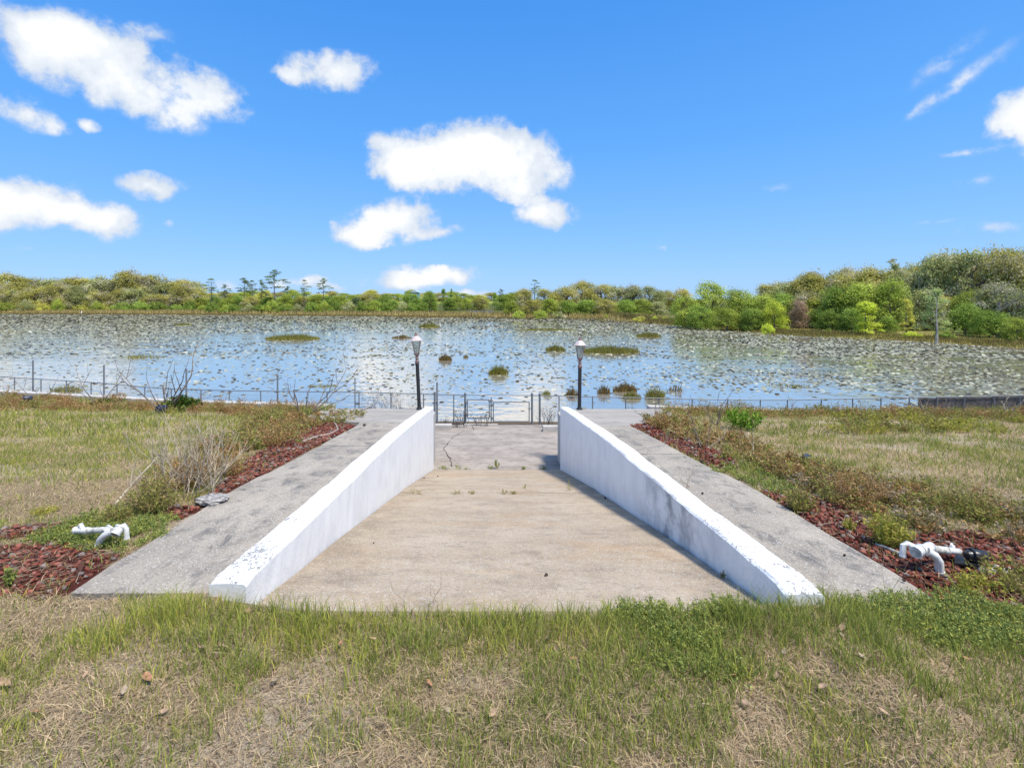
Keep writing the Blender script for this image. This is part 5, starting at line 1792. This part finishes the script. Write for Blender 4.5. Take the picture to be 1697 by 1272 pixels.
# dark shrubs rooted on the shore below the landing
for (px, seedn, hh, Y, lab) in ((615, 1, 40, 18.2, 'dark bare shrub behind the left end of the landing'), (645, 2, 36, 18.4, 'dark bare shrub just left of the left lamp post'), (677, 3, 40, 18.6, 'sparse dark stems touching the left lamp post'),
                                (765, 4, 34, 18.9, 'dark dry bush beside the thick left gate post'), (800, 5, 26, 19.2, 'dry stems growing through the narrow gate'), (905, 6, 36, 18.9, 'dark stems between the gate posts and right kerb'), (740, 7, 12, 18.7, 'small dry tuft above the left kerb block')):
    r_ = random.Random(seedn + 40)
    q = Vector(((px - CX) / FP * Y, Y, float(yard_z(np.array([(px - CX) / FP * Y]), np.array([Y]))[0]) if abs(px - 816) > 130 else float(zramp(min(Y, 19.4)))))
    mb = MB()
    topz = (CH - (645 - CY) / FP * Y) if px < 700 else q.z + hh / FP * Y
    tips = []
    for k_ in range(12):
        d = Vector((r_.uniform(-.45, .45), r_.uniform(-.3, .3), 1)).normalized()
        branches(mb, Vector((r_.uniform(-.25, .25), r_.uniform(-.1, .1), 0)), d, (topz - q.z) * r_.uniform(.3, .55), .009, 2, r_, .5, .15, 4, (2, 3), .2, tips)
    o = mb.build('dark_shrub', M['twig_dark'], label=lab, cat='shrub')
    o.location = q
    tp = np.array([t_[0] for t_ in tips])
    tp = np.repeat(tp, 3, 0) + rng.normal(0, .03, (len(tp) * 3, 3))
    V, F_ = leaf_quads(tp, rng.uniform(.02, .055, len(tp)), unit(len(tp)), .5)
    link('leaf_sprays', npmesh('leaf_sprays', V, F_, np.repeat(np.array([[0.10, 0.085, 0.05]]) * rng.uniform(.5, 1.5, (len(tp), 1)), 4, 0)), M['tint'], o, kind='stuff')

# tall grass stalks standing before the ramp
for px, py, tips_, lab in ((726, 1000, [(724, 955), (746, 931)], 'tall forked grass stalk standing before the ramp'), (675, 1000, [(658, 945), (680, 965)], 'thin curved grass stalk left of the forked one'),
                           (1400, 985, [(1395, 950), (1403, 925)], 'thin dead stalk standing on the right walkway end'), (1478, 990, [(1485, 925), (1500, 915)], 'long thin dead stalk leaning by the right rock bed')):
    bare(px, py, tips_, M['twig_pale'], lab, px, rad=.0024, depth=1, nm='grass_stalk', kids=(1, 2), bend=.1, spread=.25)

# ------------------------------------------------------------------ pipes, spotlights, hose, litter


def pipe_set(o, pieces, label):
    rt = root('pipe_assembly', o, label, 'pipe')
    for nm, mt, pts, rad in pieces:
        mb = MB().tube(pts, rad * .74, 14)
        d_ = (Vector(pts[1]) - Vector(pts[0])).normalized() * .012
        e_ = Vector(pts[-1]); d2_ = (e_ - Vector(pts[-2])).normalized() * .012
        mb.tube([pts[0], Vector(pts[0]) + d_], rad * .84, 14).tube([e_ - d2_, e_], rad * .84, 14)
        mb.build(nm, M[mt], rt, True)
    return rt


q = ground_at(166, 908)
S = q.y / FP


def rel(px, py, dy=0.0, q=None):
    v = at_depth(px, py, q.y + dy) - q
    return v


L = lambda a, b, d=0.0: rel(a, b, d, q)
pipe_set(q, [('pipe', 'pvc_old', [L(146, 879, .1), L(178, 877, .03)], .030), ('coupling', 'pvc', [L(124, 878, .12), L(146, 879, .1)], .033),
             ('elbow', 'pvc', [L(140, 880, .1), L(136, 874, .11), L(133, 869, .12)], .024), ('tee', 'pvc', [L(177, 882, .02), L(186, 872, .05)], .045),
             ('end_cap', 'pvc', [L(190, 886, -.03), L(200, 872, .02)], .046), ('elbow', 'pvc', [L(186, 880, -.02), L(174, 886, -.03), L(166, 894, -.02), L(164, 905, 0)], .034),
             ('elbow', 'pvc', [L(198, 874, .02), L(206, 870, .03), L(209, 876, .03), L(210, 893, .03)], .026)], 'white pipe assembly half buried in creeping weeds at the left')
q = ground_at(1556, 950)
L = lambda a, b, d=0.0: rel(a, b, d, q)
pipe_set(q, [('pipe', 'pvc_old', [L(1538, 908, .1), L(1570, 912, .14)], .034), ('coupling', 'pvc', [L(1568, 911, .14), L(1589, 914, .16)], .030),
             ('elbow', 'pvc', [L(1578, 911, .16), L(1578, 905, .17), L(1574, 903, .18)], .027), ('tee', 'pvc', [L(1522, 913, 0), L(1542, 906, .08)], .044),
             ('end_cap', 'pvc', [L(1517, 915, -.03), L(1526, 910, 0)], .048), ('elbow', 'pvc', [L(1536, 913, 0), L(1549, 920, -.01), L(1556, 930, -.01), L(1557, 948, 0)], .037),
             ('elbow', 'pvc', [L(1520, 908, .02), L(1503, 900, .03), L(1497, 903, .03), L(1496, 922, .03)], .026)], 'white pipe assembly with bent outlet on the right rock bed')
q0, q1 = ground_at(1452, 905), ground_at(1495, 925)
MB().tube([q0 + Vector((0, 0, .02)), q0.lerp(q1, .5) + Vector((0, 0, .03)), q1 + Vector((0, 0, .03))], .010, 8).lathe([(.016, 0), (.016, .03), (.01, .035)], 8, q1 + Vector((0, 0, .02))).build('thin_pipe', M['pvc_old'], None, True, label='thin dirty white pipe lying between weeds and right pipes', cat='pipe')


def spot(px, py, s, rz, label, mt='plastic', stand=False):
    q = ground_at(px, py)
    rt = root('spotlight', q + Vector((0, 0, .03)), label, 'spotlight', None, rz)
    MB().add([(-.16 * s, -.06 * s, 0), (.05 * s, -.09 * s, 0), (.12 * s, .05 * s, 0), (-.05 * s, .09 * s, 0), (-.16 * s, -.06 * s, .012), (.05 * s, -.09 * s, .012), (.12 * s, .05 * s, .012), (-.05 * s, .09 * s, .012)],
             [(3, 2, 1, 0), (4, 5, 6, 7), (0, 1, 5, 4), (1, 2, 6, 5), (2, 3, 7, 6), (3, 0, 4, 7)]).build('base_plate', M[mt], rt)
    MB().tube([(-.02 * s, 0, .06 * s), (.04 * s, 0, .062 * s), (.13 * s, 0, .06 * s), (.15 * s, 0, .058 * s)], [.045 * s, .058 * s, .05 * s, .03 * s], 14).build('lamp_head', M[mt], rt, True)
    MB().tube([(.02 * s, -.065 * s, .01), (.02 * s, -.07 * s, .09 * s), (.02 * s, 0, .13 * s), (.02 * s, .07 * s, .09 * s), (.02 * s, .065 * s, .01)], .008 * s, 6).build('bracket', M[mt], rt, True)


spot(1606, 938, .8, R(-8), 'black plastic spotlight fallen over beside the right pipes')
spot(37, 668, 1.5, R(40), 'dark blue spotlight in the weeds at the far left', 'navy')
spot(262, 686, 1.5, R(70), 'dark blue spotlight at the foot of the leaning bare shrub', 'navy')
q = ground_at(1328, 772)
rt = root('floodlight', q, 'small tilted floodlight with yellowed face in the right weeds', 'spotlight', None, R(20))
MB().box((-.02, -.06, .05), (.03, .06, .17)).tube([(0, 0, 0), (0, 0, .06)], .012, 6).build('housing', M['navy'], rt)
MB().box((-.028, -.052, .06), (-.021, .052, .16)).build('lens', m_simple('yellowed_lens', (0.45, 0.4, 0.2), .4, 0, .2, 20), rt)
rt.rotation_euler = (0, R(-25), R(120))

# hose on the left bed
pts = [ground_at(a, b) + Vector((0, 0, .03)) for a, b in ((503, 734), (520, 727), (545, 722), (560, 714), (557, 706), (553, 700), (575, 692), (598, 682), (612, 675))]
MB().tube(pts, .014, 7).build('garden_hose', M['hose'], None, True, label='faded hose curling from the rock strip to the left landing', cat='hose')

# white pile of shells/stones by the spotlight
mb_c = []
for k_ in range(16):
    q = ground_at(1625 + rnd.uniform(0, 48), 948 + rnd.uniform(-7, 6))
    vs, fs = RU[k_ % 6]
    s_ = rnd.uniform(.012, .026)
    mb_c.append(MB().add([(v[0] * s_ + q.x, v[1] * s_ + q.y, v[2] * s_ * .8 + q.z + .02) for v in vs], [tuple(f) for f in fs]))
for k_, m_ in enumerate(mb_c):
    m_.build('white_stone', M['pvc'], label='white stone in the little heap right of the fallen spotlight', cat='stone', group='white stones beside the fallen spotlight')
# grey mats of dead moss beside left walkway
for (px, py, wd, lab) in ((352, 830, .30, 'grey weathered rock lump beside the left walkway'),):
    q = ground_at(px, py)
    vs, fs = RU[2]
    mb = MB()
    import bmesh
    bm = bmesh.new()
    bmesh.ops.create_icosphere(bm, subdivisions=4, radius=1)
    for v in bm.verts:
        n_ = float(fbm(np.array(v.co.x * 3 + 9), np.array(v.co.y * 3 + v.co.z * 2), 5)) - .5
        v.co *= 1 + n_ * .5
        v.co.x *= wd * .5; v.co.y *= wd * .42; v.co.z *= .04
    me = bpy.data.meshes.new('grey_rock'); bm.to_mesh(me); bm.free()
    o = link('grey_rock', me, m_simple('grey_lichen_rock', (0.30, 0.28, 0.26), .95, 0, .4, 25, .8), label=lab, cat='rock')
    o.location = q + Vector((0, 0, .02))

# small cones and pebbles on the concrete
for px, py, s_, lab in ((907, 954, .014, 'dark brown pine cone alone in the middle of the ramp'), (1003, 827, .018, 'dark pine cone against the foot of the mildewed wall'), (1167, 768, .03, 'brown pine cone on the right walkway edge'),
                        (1163, 819, .012, 'small dark cone on the right walkway by the wall'), (602, 706, .03, 'dark cone on the left walkway near the landing'), (703, 793, .016, 'small dark cone at the foot of the clean wall'),
                        (1384, 890, .012, 'dark pebble on the right walkway beside yellow weed'), (1501, 965, .012, 'brown pebble on the near end of the right walkway'), (620, 900, .008, 'tiny dark crumb on the left of the ramp'),
                        (725, 790, .015, 'dark cone on the ramp right of the clean wall foot'), (1398, 922, .010, 'dark pebble in the middle of the right walkway')):
    q = ground_at(px, py)
    mb = MB()
    for k_ in range(5):
        z0 = k_ * s_ * .4
        rr_ = s_ * (1 - abs(k_ - 1.5) * .22)
        mb.lathe([(rr_ * .6, z0), (rr_, z0 + s_ * .12), (rr_ * .6, z0 + s_ * .38)], 7)
    o = mb.build('pine_cone', m_simple('cone_brown', (0.07, 0.045, 0.035), .9, 0, .4, 80), label=lab, cat='cone' if 'cone' in lab else 'pebble')
    o.rotation_euler = (R(80), 0, rnd.uniform(0, 6))
    o.location = q + Vector((0, 0, s_ * .8))

# dry fallen leaves on the foreground lawn
GL = 'dry leaves scattered over the foreground grass'
lf_m = [m_simple('leaf_tan', (0.36, 0.24, 0.15), .7, 0, .2, 60), m_simple('leaf_pale', (0.34, 0.265, 0.18), .7, 0, .25, 60), m_simple('leaf_rust', (0.38, 0.19, 0.10), .7, 0, .2, 60)]
for px, py, s_, mi in ((810, 0, 0, 0), (244, 1135, .055, 2), (205, 1155, .035, 1), (143, 1127, .03, 0), (8, 1140, .05, 0), (565, 1076, .03, 2), (617, 1070, .04, 0), (731, 1078, .03, 1), (742, 1186, .03, 1), (909, 1068, .045, 1),
                       (815, 1192, .04, 0), (711, 1141, .035, 2), (1396, 1050, .05, 0), (1395, 1062, .03, 1), (1429, 1098, .035, 1), (1300, 1089, .03, 1), (1216, 1131, .035, 2), (1287, 1129, .035, 0), (1362, 1147, .035, 0),
                       (1170, 1178, .035, 1), (1235, 1174, .03, 0), (1567, 1158, .035, 0), (1600, 1100, .03, 2), (1290, 1032, .045, 2), (361, 1084, .03, 1), (372, 1082, .035, 0), (455, 1140, .035, 1), (412, 1022, .04, 0),
                       (1465, 1190, .035, 0), (1030, 1160, .025, 1), (580, 1100, .03, 0), (335, 1080, .035, 0), (950, 1100, .03, 2), (270, 1190, .035, 0), (500, 1050, .03, 0), (60, 1190, .04, 2)):
    if py == 0:
        continue
    q = ground_at(px, py)
    mb = MB()
    n_ = 5
    vs, fs = [], []
    cu = rnd.uniform(.2, .7)
    s_ *= .8
    for i in range(n_ + 1):
        f = i / n_
        wv = math.sin(f * math.pi) ** .8 * s_ * .42 + .0005
        x_ = (f - .5) * s_ * 1.6
        z_ = cu * s_ * (f - .5) ** 2 * 2
        vs += [(x_, -wv, z_ + wv * cu), (x_, 0, z_), (x_, wv, z_ + wv * cu)]
    for i in range(n_):
        for k_ in range(2):
            fs.append((i * 3 + k_, i * 3 + k_ + 1, i * 3 + 4 + k_, i * 3 + 3 + k_))
    mb.add(vs, fs)
    o = mb.build('dry_leaf', lf_m[mi], label=['tan', 'pale', 'rust coloured'][mi] + ' dry leaf lying on the foreground grass', cat='leaf', group=GL)
    o.rotation_euler = (rnd.uniform(-.5, .5), rnd.uniform(-.5, .5), rnd.uniform(0, 6.28))
    o.location = q + Vector((0, 0, .03))

# small scattered things that look alike are told apart by their place in the row
def ordinals(group):
    by = {}
    for o in bpy.data.objects:
        if o.get('group') == group:
            by.setdefault(o['label'], []).append(o)
    for lab, lst in by.items():
        if len(lst) > 1:
            lst.sort(key=lambda o: (o.location.x / o.location.y) if o.location.y > .1 else sum(v.co.x for v in o.data.vertices) / len(o.data.vertices))
            for i_, o in enumerate(lst):
                o['label'] = ORD[i_] + ' from left: ' + lab


for g_ in (GL, 'weeds in the upper ramp joint', 'weeds in the lower ramp joint', 'white stones beside the fallen spotlight'):
    ordinals(g_)
